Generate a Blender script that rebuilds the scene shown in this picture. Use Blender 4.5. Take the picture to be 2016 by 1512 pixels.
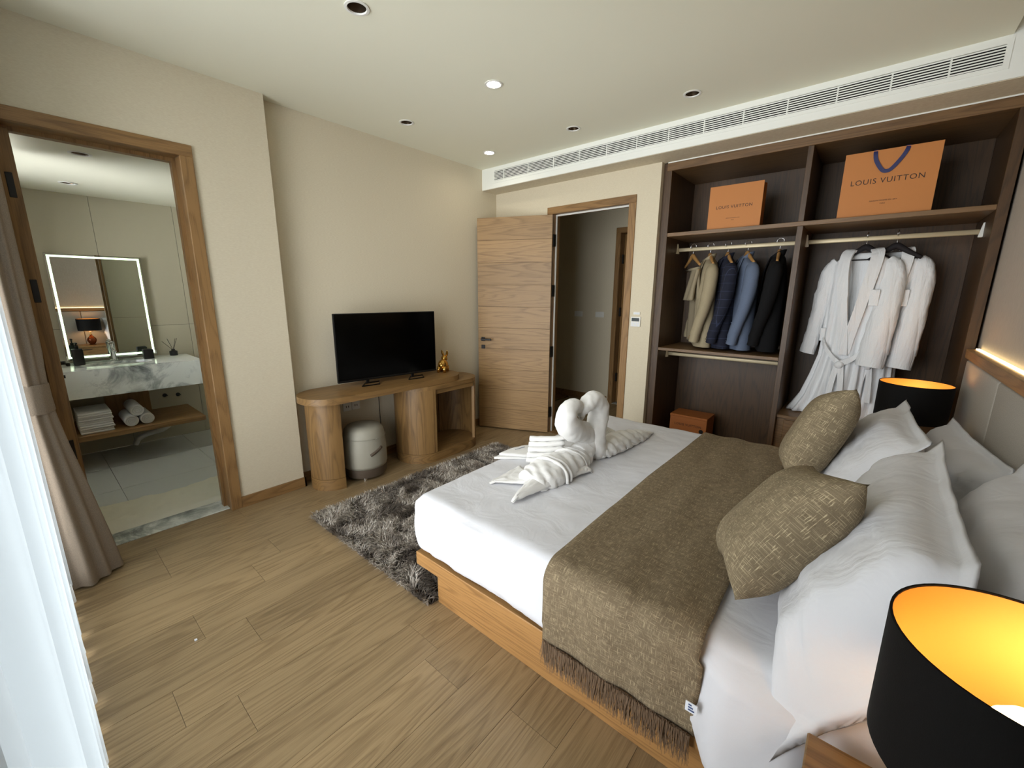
import bpy, bmesh, math, random
from mathutils import Vector, Matrix, noise
random.seed(7)
PI = math.pi
for o in list(bpy.data.objects): bpy.data.objects.remove(o, do_unlink=True)
SC = bpy.context.scene
COL = SC.collection
# ---------------------------------------------------------------- camera
cam_d = bpy.data.cameras.new('camera'); cam = bpy.data.objects.new('camera', cam_d); COL.objects.link(cam)
cam_d.sensor_fit = 'HORIZONTAL'; cam_d.sensor_width = 36.0; cam_d.lens = 819.65 * 36.0 / 2016.0; cam_d.clip_start = 0.02
r_ = Vector((0.76152777, 0.64810956, 0.00542797)); d_ = Vector((0.14128143, -0.15782042, -0.97730869)); f_ = Vector((-0.63254646, 0.74501457, -0.21175047))
cam.matrix_world = Matrix(((r_.x, -d_.x, -f_.x, 3.1412), (r_.y, -d_.y, -f_.y, 0.0), (r_.z, -d_.z, -f_.z, 1.42), (0, 0, 0, 1)))
SC.camera = cam
# ---------------------------------------------------------------- world, exposure
wd = bpy.data.worlds.new('overcast_sky'); SC.world = wd; wd.use_nodes = True
bg = wd.node_tree.nodes['Background']; bg.inputs[0].default_value = (0.97, 0.99, 1.0, 1); bg.inputs[1].default_value = 13.5
SC.view_settings.view_transform = 'Standard'; SC.view_settings.look = 'None'; SC.view_settings.gamma = 1.0
SC.view_settings.use_curve_mapping = False; SC.view_settings.exposure = 0.0
pl = bpy.data.lights.new('window_portal', 'AREA'); pl.shape = 'RECTANGLE'; pl.size = 2.35; pl.size_y = 2.45; pl.cycles.is_portal = True
po = bpy.data.objects.new('window_portal', pl); COL.objects.link(po); po.location = (1.575, -0.30, 1.30); po.rotation_euler = (PI / 2, 0, 0)

# ---------------------------------------------------------------- geometry helpers
def lin(c):
    def g(v):
        v /= 255.0
        return v / 12.92 if v <= 0.04045 else ((v + 0.055) / 1.055) ** 2.4
    return (g(c[0]), g(c[1]), g(c[2]), 1.0)

def offset(p):
    v = Vector((0, 0, 0))
    while p is not None:
        v += p.location; p = p.parent
    return v

class MB:
    """collects geometry; build() links it as one mesh object"""
    def __init__(s): s.v = []; s.f = []; s.uv = {}
    def add(s, vs, fs, uvs=None):
        n = len(s.v); s.v += [Vector(p) for p in vs]
        for f in fs: s.f.append([i + n for i in f])
        if uvs:
            for i, u in enumerate(uvs): s.uv[n + i] = u
        return s
    def box(s, x0, x1, y0, y1, z0, z1, r=0.0, seg=2):
        if r <= 0:
            vs = [(x, y, z) for x in (x0, x1) for y in (y0, y1) for z in (z0, z1)]
            return s.add(vs, [(0, 1, 3, 2), (4, 6, 7, 5), (0, 4, 5, 1), (2, 3, 7, 6), (0, 2, 6, 4), (1, 5, 7, 3)])
        bm = bmesh.new(); bmesh.ops.create_cube(bm, size=1.0)
        for v in bm.verts: v.co = Vector(((x0 + x1) / 2 + v.co.x * (x1 - x0), (y0 + y1) / 2 + v.co.y * (y1 - y0), (z0 + z1) / 2 + v.co.z * (z1 - z0)))
        bmesh.ops.bevel(bm, geom=list(bm.edges), offset=r, segments=seg, profile=0.5, affect='EDGES')
        return s.bm(bm)
    def bm(s, bm):
        bm.verts.index_update()
        s.add([v.co.copy() for v in bm.verts], [[v.index for v in f.verts] for f in bm.faces]); bm.free(); return s
    def prism(s, pts, z0, z1):
        n = len(pts)
        vs = [(p[0], p[1], z0) for p in pts] + [(p[0], p[1], z1) for p in pts]
        fs = [tuple(range(n))[::-1], tuple(range(n, 2 * n))] + [(i, (i + 1) % n, n + (i + 1) % n, n + i) for i in range(n)]
        return s.add(vs, fs)
    def loft(s, rings, cap=True, closed=True):
        n = len(rings[0]); vs = [p for r in rings for p in r]; fs = []
        for k in range(len(rings) - 1):
            for i in range(n if closed else n - 1):
                j = (i + 1) % n; fs.append((k * n + i, k * n + j, (k + 1) * n + j, (k + 1) * n + i))
        if cap and closed:
            fs.append(tuple(range(n))[::-1]); fs.append(tuple(range((len(rings) - 1) * n, len(rings) * n)))
        return s.add(vs, fs)
    def tube(s, path, rad, n=10, flat=1.0, cap=True, up=None, wob=0.0, rid=None):
        path = [Vector(p) for p in path]; rings = []; side = None
        for i, p in enumerate(path):
            t = (path[min(i + 1, len(path) - 1)] - path[max(i - 1, 0)]).normalized()
            if side is None:
                a = Vector(up) if up else (Vector((0, 0, 1)) if abs(t.z) < 0.9 else Vector((1, 0, 0)))
                side = (a - t * a.dot(t)).normalized()
            else: side = (side - t * side.dot(t)).normalized()
            b = t.cross(side); r = rad[i] if isinstance(rad, (list, tuple)) else rad
            ring = []
            for k in range(n):
                a = 2 * PI * k / n; q = p + side * (math.cos(a) * r * flat) + b * (math.sin(a) * r)
                if wob: q += (q - p).normalized() * wob * noise.noise(q * 38.0)
                if rid: q += (q - p).normalized() * rid[0] * (abs(math.sin(rid[1] * i + rid[2] * a + 0.7 * math.sin(2 * a))) ** 0.6 - 0.5)
                ring.append(q)
            rings.append(ring)
        return s.loft(rings, cap)
    def lathe(s, prof, c, n=32, axis='Z'):
        rings = []
        for r, h in prof:
            ring = []
            for k in range(n):
                a = 2 * PI * k / n
                if axis == 'Z': ring.append((c[0] + r * math.cos(a), c[1] + r * math.sin(a), c[2] + h))
                elif axis == 'X': ring.append((c[0] + h, c[1] + r * math.cos(a), c[2] + r * math.sin(a)))
                else: ring.append((c[0] + r * math.sin(a), c[1] + h, c[2] + r * math.cos(a)))
            rings.append(ring)
        return s.loft(rings, cap=True)
    def ellipsoid(s, c, rx, ry, rz, n=16, m=10):
        rings = []
        for i in range(m + 1):
            a = PI * i / m; rr = max(math.sin(a), 0.02)
            rings.append([(c[0] + rx * rr * math.cos(2 * PI * k / n), c[1] + ry * rr * math.sin(2 * PI * k / n), c[2] - rz * math.cos(a)) for k in range(n)])
        return s.loft(rings)
    def ribbon(s, path, wdir, w, th):
        """flat strap: path points, width direction per point, width(s), thickness"""
        rings = []
        for i, p in enumerate(path):
            p = Vector(p); d = Vector(wdir[i] if isinstance(wdir, list) else wdir).normalized()
            t = (Vector(path[min(i + 1, len(path) - 1)]) - Vector(path[max(i - 1, 0)])).normalized(); n = t.cross(d).normalized()
            ww = w[i] if isinstance(w, (list, tuple)) else w
            rings.append([p - d * ww / 2 - n * th / 2, p + d * ww / 2 - n * th / 2, p + d * ww / 2 + n * th / 2, p - d * ww / 2 + n * th / 2])
        return s.loft(rings)
    def grid(s, nu, nv, fn, uvfn=None):
        vs = []; us = []
        for i in range(nu + 1):
            for j in range(nv + 1):
                vs.append(fn(i / nu, j / nv)); us.append(uvfn(i / nu, j / nv) if uvfn else (i / nu, j / nv))
        fs = [(i * (nv + 1) + j, (i + 1) * (nv + 1) + j, (i + 1) * (nv + 1) + j + 1, i * (nv + 1) + j + 1) for i in range(nu) for j in range(nv)]
        return s.add(vs, fs, us)
    def build(s, name, mat, parent=None, smooth=False, local=False, angle=None, recalc=True, weld=False, sub=0, mesh=None):
        off = Vector((0, 0, 0)) if (local or parent is None) else offset(parent)
        me = bpy.data.meshes.new(name)
        me.from_pydata([v - off for v in s.v], [], s.f)
        if s.uv:
            ul = me.uv_layers.new(name='UVMap')
            for lp in me.loops: ul.data[lp.index].uv = s.uv.get(lp.vertex_index, (0, 0))
        if recalc or weld:
            bm = bmesh.new(); bm.from_mesh(me)
            if weld: bmesh.ops.remove_doubles(bm, verts=bm.verts, dist=1e-5)
            if recalc: bmesh.ops.recalc_face_normals(bm, faces=bm.faces)
            bm.to_mesh(me); bm.free()
        me.materials.append(mat)
        if smooth:
            for p in me.polygons: p.use_smooth = True
            if angle is not None:
                try: me.set_sharp_from_angle(angle=math.radians(angle))
                except Exception: pass
        o = bpy.data.objects.new(name, me); COL.objects.link(o); o.parent = parent
        if sub:
            m = o.modifiers.new('sub', 'SUBSURF'); m.levels = sub; m.render_levels = sub
        return o

def tag(o, label, cat, group=None):
    o['label'] = label; o['category'] = cat
    if group: o['group'] = group
    return o
def thing(name, label, cat, loc=(0, 0, 0), rotz=0.0, group=None):
    o = bpy.data.objects.new(name, None); COL.objects.link(o); o.location = loc; o.rotation_euler = (0, 0, rotz)
    o.empty_display_size = 0.1
    return tag(o, label, cat, group)
def struct(o): o['kind'] = 'structure'; return o
def stuff(o): o['kind'] = 'stuff'; return o
def sempty(name, loc=(0, 0, 0), rotz=0.0):
    o = bpy.data.objects.new(name, None); COL.objects.link(o); o.location = loc; o.rotation_euler = (0, 0, rotz); o['kind'] = 'structure'
    return o
def share(o, name, parent, loc, rot=None):
    c = o.copy(); c.name = name; COL.objects.link(c); c.parent = parent; c.location = loc
    if rot: c.rotation_euler = rot
    return c
def fbm(p, f, oct=3):
    v = 0; a = 1; p = Vector(p) * f
    for i in range(oct): v += a * noise.noise(p); p = p * 2.03; a *= 0.5
    return v
def spl(pts, n):
    """Catmull-Rom through pts, n samples per span"""
    P = [Vector(p) for p in pts]; P = [P[0] * 2 - P[1]] + P + [P[-1] * 2 - P[-2]]; out = []
    for i in range(1, len(P) - 2):
        for k in range(n):
            t = k / n
            out.append(0.5 * ((2 * P[i]) + (P[i + 1] - P[i - 1]) * t + (2 * P[i - 1] - 5 * P[i] + 4 * P[i + 1] - P[i + 2]) * t * t + (3 * P[i] - P[i - 1] - 3 * P[i + 1] + P[i + 2]) * t ** 3))
    out.append(P[-2]); return out
def interp(tab, x):
    if x <= tab[0][0]: return tab[0][1:]
    for a, b in zip(tab, tab[1:]):
        if x <= b[0]:
            t = (x - a[0]) / (b[0] - a[0]); t = t * t * (3 - 2 * t) if False else t
            return tuple(p + (q - p) * t for p, q in zip(a[1:], b[1:]))
    return tab[-1][1:]
def stadium(x0, x1, y0, y1, n=14):
    r = (x1 - x0) / 2; cx = (x0 + x1) / 2; pts = []
    for i in range(n + 1): a = PI * i / n; pts.append((cx + r * math.cos(a), y1 - r + r * math.sin(a)))
    for i in range(n + 1): a = PI + PI * i / n; pts.append((cx + r * math.cos(a), y0 + r + r * math.sin(a)))
    return pts
def half_disc(cx, cy, r, n=20, sign=-1):
    return [(cx + r * math.cos(PI * i / n), cy + sign * r * math.sin(PI * i / n)) for i in range(n + 1)]

# ---------------------------------------------------------------- materials
def new_mat(name):
    m = bpy.data.materials.new(name); m.use_nodes = True; nt = m.node_tree
    return m, nt, nt.nodes['Principled BSDF']
def N(nt, typ, **kw):
    n = nt.nodes.new(typ)
    for k, v in kw.items(): setattr(n, k, v)
    return n
def ramp(nt, stops):
    r = N(nt, 'ShaderNodeValToRGB'); e = r.color_ramp.elements
    while len(e) < len(stops): e.new(0.5)
    for i, (p, c) in enumerate(stops): e[i].position = p; e[i].color = c
    return r
def plain(name, c, rough=0.5, metal=0.0, spec=0.5, emit=None, estr=0.0, bump=0.0, bscale=200.0, coat=0.0):
    m, nt, b = new_mat(name)
    b.inputs['Base Color'].default_value = lin(c); b.inputs['Roughness'].default_value = rough; b.inputs['Metallic'].default_value = metal
    b.inputs['Specular IOR Level'].default_value = spec; b.inputs['Coat Weight'].default_value = coat
    if emit: b.inputs['Emission Color'].default_value = lin(emit); b.inputs['Emission Strength'].default_value = estr
    tc = N(nt, 'ShaderNodeTexCoord'); nz = N(nt, 'ShaderNodeTexNoise'); nz.inputs['Scale'].default_value = bscale; nz.inputs['Detail'].default_value = 3
    nt.links.new(tc.outputs['Object'], nz.inputs['Vector'])
    bp = N(nt, 'ShaderNodeBump'); bp.inputs['Strength'].default_value = bump; bp.inputs['Distance'].default_value = 0.002
    nt.links.new(nz.outputs['Fac'], bp.inputs['Height']); nt.links.new(bp.outputs['Normal'], b.inputs['Normal'])
    return m
def wood(name, light, dark, axis='Y', ring=1.0, rough=0.45, rnd=False, contrast=1.0, across=7.0, bump=0.12):
    m, nt, b = new_mat(name); L = nt.links.new
    tc = N(nt, 'ShaderNodeTexCoord'); src = tc.outputs['Object']
    if rnd:
        oi = N(nt, 'ShaderNodeObjectInfo'); mu = N(nt, 'ShaderNodeMath', operation='MULTIPLY'); mu.inputs[1].default_value = 37.0
        L(oi.outputs['Random'], mu.inputs[0]); ad = N(nt, 'ShaderNodeVectorMath', operation='ADD'); L(src, ad.inputs[0]); L(mu.outputs[0], ad.inputs[1]); src = ad.outputs[0]
    def mapped(al, ac):
        mp = N(nt, 'ShaderNodeMapping'); s = [ac, ac, ac]; s['XYZ'.index(axis)] = al; mp.inputs['Scale'].default_value = s; L(src, mp.inputs['Vector']); return mp.outputs[0]
    # cathedral rings: contour lines of a stretched noise
    n1 = N(nt, 'ShaderNodeTexNoise'); n1.inputs['Scale'].default_value = 1.0; n1.inputs['Detail'].default_value = 1.5; n1.inputs['Roughness'].default_value = 0.4
    L(mapped(0.75, across), n1.inputs['Vector'])
    m1 = N(nt, 'ShaderNodeMath', operation='MULTIPLY'); m1.inputs[1].default_value = 13.0 * ring; L(n1.outputs['Fac'], m1.inputs[0])
    m2 = N(nt, 'ShaderNodeMath', operation='FRACT'); L(m1.outputs[0], m2.inputs[0])
    rr = ramp(nt, [(0.0, (1, 1, 1, 1)), (0.45, (0.75, 0.75, 0.75, 1)), (0.8, (0.25, 0.25, 0.25, 1)), (1.0, (0.9, 0.9, 0.9, 1))]); L(m2.outputs[0], rr.inputs[0])
    # fine pores
    n2 = N(nt, 'ShaderNodeTexNoise'); n2.inputs['Scale'].default_value = 1.0; n2.inputs['Detail'].default_value = 4.0; L(mapped(9.0, 260.0), n2.inputs['Vector'])
    # broad tone
    n3 = N(nt, 'ShaderNodeTexNoise'); n3.inputs['Scale'].default_value = 1.0; n3.inputs['Detail'].default_value = 2.0; L(mapped(0.5, 3.5), n3.inputs['Vector'])
    a = N(nt, 'ShaderNodeMath', operation='MULTIPLY_ADD'); a.inputs[1].default_value = 0.42 * contrast; L(rr.outputs[0], a.inputs[0])
    p2 = N(nt, 'ShaderNodeMath', operation='MULTIPLY'); p2.inputs[1].default_value = 0.75 * contrast; L(n2.outputs['Fac'], p2.inputs[0]); L(p2.outputs[0], a.inputs[2])
    a2 = N(nt, 'ShaderNodeMath', operation='MULTIPLY_ADD'); a2.inputs[1].default_value = 0.5; L(n3.outputs['Fac'], a2.inputs[0]); L(a.outputs[0], a2.inputs[2])
    lo = 0.45; cr = ramp(nt, [(lo, lin(dark)), (1.0, lin(light))]); L(a2.outputs[0], cr.inputs[0])
    col = cr.outputs[0]
    if rnd:
        hs = N(nt, 'ShaderNodeHueSaturation'); mr = N(nt, 'ShaderNodeMapRange'); mr.inputs['To Min'].default_value = 0.90; mr.inputs['To Max'].default_value = 1.10
        L(oi.outputs['Random'], mr.inputs['Value']); L(mr.outputs[0], hs.inputs['Value']); L(col, hs.inputs['Color']); col = hs.outputs[0]
    L(col, b.inputs['Base Color']); b.inputs['Roughness'].default_value = rough
    bp = N(nt, 'ShaderNodeBump'); bp.inputs['Strength'].default_value = bump; bp.inputs['Distance'].default_value = 0.001; L(n2.outputs['Fac'], bp.inputs['Height']); L(bp.outputs['Normal'], b.inputs['Normal'])
    return m
def cloth(name, c, rough=0.9, weave=600.0, bump=0.25, var=0.06, sheen=0.0, wr=0.0, wscale=6.0, stretch=(1, 1, 1)):
    """plain woven cloth: fine weave bump, soft wrinkle bump, little tone variation"""
    m, nt, b = new_mat(name); L = nt.links.new
    tc = N(nt, 'ShaderNodeTexCoord')
    n0 = N(nt, 'ShaderNodeTexNoise'); n0.inputs['Scale'].default_value = weave; n0.inputs['Detail'].default_value = 2; L(tc.outputs['Object'], n0.inputs['Vector'])
    hs = N(nt, 'ShaderNodeHueSaturation'); hs.inputs['Color'].default_value = lin(c)
    mr = N(nt, 'ShaderNodeMapRange'); mr.inputs['From Min'].default_value = 0.3; mr.inputs['From Max'].default_value = 0.7; mr.inputs['To Min'].default_value = 1 - var; mr.inputs['To Max'].default_value = 1 + var
    L(n0.outputs['Fac'], mr.inputs['Value']); L(mr.outputs[0], hs.inputs['Value']); L(hs.outputs[0], b.inputs['Base Color'])
    b.inputs['Roughness'].default_value = rough; b.inputs['Sheen Weight'].default_value = sheen; b.inputs['Specular IOR Level'].default_value = 0.25
    bp = N(nt, 'ShaderNodeBump'); bp.inputs['Strength'].default_value = bump; bp.inputs['Distance'].default_value = 0.001; L(n0.outputs['Fac'], bp.inputs['Height'])
    if wr > 0:
        mp = N(nt, 'ShaderNodeMapping'); mp.inputs['Scale'].default_value = stretch; L(tc.outputs['Object'], mp.inputs['Vector'])
        n1 = N(nt, 'ShaderNodeTexNoise'); n1.inputs['Scale'].default_value = wscale; n1.inputs['Detail'].default_value = 4; n1.inputs['Distortion'].default_value = 1.2; L(mp.outputs[0], n1.inputs['Vector'])
        b2 = N(nt, 'ShaderNodeBump'); b2.inputs['Strength'].default_value = wr; b2.inputs['Distance'].default_value = 0.02; L(n1.outputs['Fac'], b2.inputs['Height']); L(bp.outputs['Normal'], b2.inputs['Normal']); L(b2.outputs['Normal'], b.inputs['Normal'])
    else: L(bp.outputs['Normal'], b.inputs['Normal'])
    return m
def slub(name, base, dark, thread, amount=0.5, uscale=1.0):
    """coarse linen with pale slub threads both ways; UV in metres"""
    m, nt, b = new_mat(name); L = nt.links.new
    tc = N(nt, 'ShaderNodeTexCoord')
    def nz(sx, sy, d=2):
        mp = N(nt, 'ShaderNodeMapping'); mp.inputs['Scale'].default_value = (sx * uscale, sy * uscale, 1); L(tc.outputs['UV'], mp.inputs['Vector'])
        n = N(nt, 'ShaderNodeTexNoise'); n.inputs['Scale'].default_value = 1.0; n.inputs['Detail'].default_value = d; L(mp.outputs[0], n.inputs['Vector']); return n.outputs['Fac']
    a = nz(13, 330, 1); c = nz(330, 13, 1); g = nz(300, 300, 2); big = nz(9, 9, 2)
    def th(s, lo, hi):
        mr = N(nt, 'ShaderNodeMapRange'); mr.inputs['From Min'].default_value = lo; mr.inputs['From Max'].default_value = hi; L(s, mr.inputs['Value']); return mr.outputs[0]
    lo = 0.655 - 0.07 * amount
    mx = N(nt, 'ShaderNodeMath', operation='MAXIMUM'); L(th(a, lo, lo + 0.08), mx.inputs[0]); L(th(c, lo, lo + 0.08), mx.inputs[1])
    gm = N(nt, 'ShaderNodeMath', operation='MULTIPLY_ADD'); gm.inputs[1].default_value = 0.7; L(g, gm.inputs[0]); mb = N(nt, 'ShaderNodeMath', operation='MULTIPLY'); mb.inputs[1].default_value = 0.45; L(big, mb.inputs[0]); L(mb.outputs[0], gm.inputs[2])
    cr = ramp(nt, [(0.35, lin(dark)), (0.8, lin(base))]); L(gm.outputs[0], cr.inputs[0])
    mi = N(nt, 'ShaderNodeMix', data_type='RGBA'); L(mx.outputs[0], mi.inputs['Factor']); L(cr.outputs[0], mi.inputs['A']); mi.inputs['B'].default_value = lin(thread)
    L(mi.outputs['Result'], b.inputs['Base Color']); b.inputs['Roughness'].default_value = 0.9; b.inputs['Specular IOR Level'].default_value = 0.2
    bp = N(nt, 'ShaderNodeBump'); bp.inputs['Strength'].default_value = 0.35; bp.inputs['Distance'].default_value = 0.0015
    sm = N(nt, 'ShaderNodeMath', operation='ADD'); L(g, sm.inputs[0]); L(mx.outputs[0], sm.inputs[1]); L(sm.outputs[0], bp.inputs['Height']); L(bp.outputs['Normal'], b.inputs['Normal'])
    return m
def paper_wall(name, c, c2, fx=(60, 60, 500)):
    m, nt, b = new_mat(name); L = nt.links.new
    tc = N(nt, 'ShaderNodeTexCoord'); mp = N(nt, 'ShaderNodeMapping'); mp.inputs['Scale'].default_value = fx; L(tc.outputs['Object'], mp.inputs['Vector'])
    n = N(nt, 'ShaderNodeTexNoise'); n.inputs['Scale'].default_value = 1.0; n.inputs['Detail'].default_value = 3; L(mp.outputs[0], n.inputs['Vector'])
    cr = ramp(nt, [(0.3, lin(c2)), (0.7, lin(c))]); L(n.outputs['Fac'], cr.inputs[0]); L(cr.outputs[0], b.inputs['Base Color']); b.inputs['Roughness'].default_value = 0.85; b.inputs['Specular IOR Level'].default_value = 0.2
    bp = N(nt, 'ShaderNodeBump'); bp.inputs['Strength'].default_value = 0.15; bp.inputs['Distance'].default_value = 0.001; L(n.outputs['Fac'], bp.inputs['Height']); L(bp.outputs['Normal'], b.inputs['Normal'])
    return m
def marble(name):
    m, nt, b = new_mat(name); L = nt.links.new
    tc = N(nt, 'ShaderNodeTexCoord')
    n0 = N(nt, 'ShaderNodeTexNoise'); n0.inputs['Scale'].default_value = 3.2; n0.inputs['Detail'].default_value = 7; n0.inputs['Roughness'].default_value = 0.62; n0.inputs['Distortion'].default_value = 1.4; L(tc.outputs['Object'], n0.inputs['Vector'])
    ab = N(nt, 'ShaderNodeMath', operation='SUBTRACT'); ab.inputs[1].default_value = 0.5; L(n0.outputs['Fac'], ab.inputs[0]); a2 = N(nt, 'ShaderNodeMath', operation='ABSOLUTE'); L(ab.outputs[0], a2.inputs[0])
    n1 = N(nt, 'ShaderNodeTexNoise'); n1.inputs['Scale'].default_value = 2.1; n1.inputs['Detail'].default_value = 5; L(tc.outputs['Object'], n1.inputs['Vector'])
    sm = N(nt, 'ShaderNodeMath', operation='MULTIPLY_ADD'); sm.inputs[1].default_value = 1.6; L(a2.outputs[0], sm.inputs[0]); L(n1.outputs['Fac'], sm.inputs[2])
    cr = ramp(nt, [(0.36, lin((108, 114, 112))), (0.5, lin((176, 182, 178))), (0.64, lin((226, 230, 224)))]); L(sm.outputs[0], cr.inputs[0]); L(cr.outputs[0], b.inputs['Base Color']); b.inputs['Roughness'].default_value = 0.15
    return m
def emissive(name, c, s):
    m, nt, b = new_mat(name); nt.nodes.remove(b); e = N(nt, 'ShaderNodeEmission'); e.inputs[0].default_value = lin(c); e.inputs[1].default_value = s
    nt.links.new(e.outputs[0], nt.nodes['Material Output'].inputs[0]); return m
def sheer_mat(name, c, tr=0.35, tl=0.6):
    m, nt, b = new_mat(name); nt.nodes.remove(b); L = nt.links.new
    t = N(nt, 'ShaderNodeBsdfTransparent'); a = N(nt, 'ShaderNodeBsdfTranslucent'); d = N(nt, 'ShaderNodeBsdfDiffuse'); a.inputs[0].default_value = lin(c); d.inputs[0].default_value = lin(c)
    m1 = N(nt, 'ShaderNodeMixShader'); m1.inputs[0].default_value = tl; L(d.outputs[0], m1.inputs[1]); L(a.outputs[0], m1.inputs[2])
    m2 = N(nt, 'ShaderNodeMixShader'); m2.inputs[0].default_value = tr; L(m1.outputs[0], m2.inputs[1]); L(t.outputs[0], m2.inputs[2]); L(m2.outputs[0], nt.nodes['Material Output'].inputs[0]); return m
def pane_mat(name):
    m, nt, b = new_mat(name); nt.nodes.remove(b); L = nt.links.new
    t = N(nt, 'ShaderNodeBsdfTransparent'); g = N(nt, 'ShaderNodeBsdfGlossy'); g.inputs['Roughness'].default_value = 0.01
    fr = N(nt, 'ShaderNodeFresnel'); fr.inputs[0].default_value = 1.45; m2 = N(nt, 'ShaderNodeMixShader'); L(fr.outputs[0], m2.inputs[0]); L(t.outputs[0], m2.inputs[1]); L(g.outputs[0], m2.inputs[2]); L(m2.outputs[0], nt.nodes['Material Output'].inputs[0]); return m
def pile_mat(name, light, mid, dark):
    m, nt, b = new_mat(name); L = nt.links.new; at = N(nt, 'ShaderNodeAttribute'); at.attribute_name = 'tone'
    cr = ramp(nt, [(0.0, lin(dark)), (0.45, lin(mid)), (1.0, lin(light))]); L(at.outputs['Fac'], cr.inputs[0]); L(cr.outputs[0], b.inputs['Base Color']); b.inputs['Roughness'].default_value = 0.5; return m

M = {}
M['wall'] = paper_wall('beige_wallpaper', (220, 211, 188), (211, 200, 176))
M['wall_right'] = paper_wall('taupe_wallpaper', (190, 180, 168), (176, 166, 154), (420, 420, 30))
M['ceiling'] = plain('ceiling_paint', (236, 235, 216), 0.9, bump=0.05)
M['white_paint'] = plain('white_paint', (238, 240, 234), 0.6)
M['oak_v'] = wood('oak_vertical', (136, 104, 62), (86, 62, 34), 'Z')
M['oak_y'] = wood('oak_along_wall', (136, 104, 62), (86, 62, 34), 'Y')
M['oak_x'] = wood('oak_across', (136, 104, 62), (86, 62, 34), 'X')
M['oak_bed'] = wood('oak_bed_frame', (168, 125, 74), (110, 76, 40), 'X', across=14)
M['oak_door'] = wood('oak_door_panels', (160, 127, 83), (112, 84, 51), 'X', rnd=True, across=9)
M['frame_v'] = wood('oak_frame_vertical', (150, 115, 72), (96, 69, 39), 'Z')
M['frame_x'] = wood('oak_frame_across', (150, 115, 72), (96, 69, 39), 'X')
M['frame_y'] = wood('oak_frame_along', (150, 115, 72), (96, 69, 39), 'Y')
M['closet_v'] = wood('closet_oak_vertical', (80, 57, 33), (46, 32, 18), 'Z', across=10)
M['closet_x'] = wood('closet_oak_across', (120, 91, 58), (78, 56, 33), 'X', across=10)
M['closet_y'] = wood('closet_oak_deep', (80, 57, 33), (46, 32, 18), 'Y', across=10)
M['floor'] = wood('floor_planks', (160, 137, 102), (112, 91, 62), 'Y', rnd=True, rough=0.4, across=9, contrast=0.9)
M['subfloor'] = plain('subfloor', (70, 56, 40), 0.9)
M['tile'] = plain('taupe_wall_tile', (180, 174, 152), 0.35, bump=0.02)
M['tile_floor'] = plain('grey_floor_tile', (200, 204, 202), 0.3, bump=0.02)
M['grout'] = plain('grout', (96, 92, 82), 0.9)
M['marble'] = marble('veined_marble')
M['black'] = plain('black_metal', (14, 13, 13), 0.4)
M['black_fabric'] = cloth('black_shade_fabric', (9, 8, 8), 0.8, var=0.15)
M['gold_lining'] = plain('gold_shade_lining', (232, 172, 88), 0.5, metal=0.3, bump=0.1, bscale=120)
M['screen'] = plain('tv_screen', (2, 2, 2), 0.15, spec=0.12)
M['tvbody'] = plain('tv_plastic', (6, 6, 7), 0.4, spec=0.3)
M['chrome'] = plain('chrome', (220, 220, 220), 0.08, 1.0)
M['downlight_can'] = plain('bronze_reflector', (120, 104, 86), 0.25, 0.9)
M['brass'] = plain('polished_gold', (216, 172, 92), 0.12, 1.0)
M['led_warm'] = emissive('warm_led', (255, 222, 160), 6.0)
M['led_cool'] = emissive('cool_led', (230, 255, 214), 2.2)
M['bulb'] = emissive('warm_bulb', (255, 214, 150), 26.0)
M['spot'] = emissive('downlight_lamp', (255, 246, 226), 90.0)
M['void'] = plain('grille_void', (16, 15, 14), 0.9)
M['white_plastic'] = plain('white_plastic', (232, 232, 226), 0.4)
M['lcd'] = plain('lcd', (60, 68, 70), 0.3)
M['duvet'] = cloth('white_satin_cotton', (214, 215, 220), 0.5, 900, 0.06, 0.01, sheen=0.1, wr=0.22, wscale=7.0)
M['pillow'] = cloth('white_pillow_cotton', (216, 217, 221), 0.55, 900, 0.06, 0.01, sheen=0.1, wr=0.55, wscale=4.0, stretch=(1.8, 1, 1))
M['towel'] = cloth('white_terry', (222, 221, 218), 0.95, 420, 0.9, 0.03, sheen=0.3)
M['robe'] = cloth('white_terry_robe', (230, 232, 234), 0.95, 420, 0.6, 0.03, sheen=0.2, wr=0.8, wscale=5.0, stretch=(2.6, 2.6, 0.45))
M['runner'] = slub('taupe_slub_runner', (132, 117, 94), (98, 85, 66), (176, 160, 130), 0.8, 2.4)
M['cushion'] = slub('taupe_slub_cushion', (138, 124, 100), (104, 92, 72), (190, 175, 143), 0.75, 2.6)
M['fringe'] = plain('fringe_yarn', (122, 100, 78), 0.9)
M['drape'] = cloth('taupe_drape_linen', (138, 125, 110), 0.9, 300, 0.3, 0.14)
M['sheer'] = sheer_mat('white_voile', (172, 180, 184), 0.52, 0.36)
M['sheer_hem'] = sheer_mat('white_voile_hem', (205, 208, 206), 0.15, 0.35)
M['glass'] = pane_mat('window_glass')
M['win_frame'] = plain('dark_window_frame', (54, 52, 50), 0.4)
M['mirror'] = plain('mirror_glass', (235, 240, 236), 0.0, 1.0)
M['headboard'] = cloth('grey_headboard_linen', (176, 170, 160), 0.85, 260, 0.35, 0.12)
M['pouf'] = plain('cream_leatherette', (156, 152, 138), 0.55, bump=0.15, bscale=300)
M['pouf_dark'] = plain('brown_leatherette', (84, 72, 60), 0.6)
M['bag'] = plain('orange_paper', (190, 122, 60), 0.6, bump=0.08, bscale=60)
M['bag_side'] = plain('orange_paper_gusset', (160, 92, 36), 0.6)
M['ribbon'] = plain('navy_ribbon', (34, 40, 92), 0.5)
M['ink'] = plain('dark_brown_ink', (44, 26, 16), 0.6)
M['beige_suit'] = cloth('beige_wool', (160, 148, 122), 0.9, 500, 0.3, 0.1)
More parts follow.
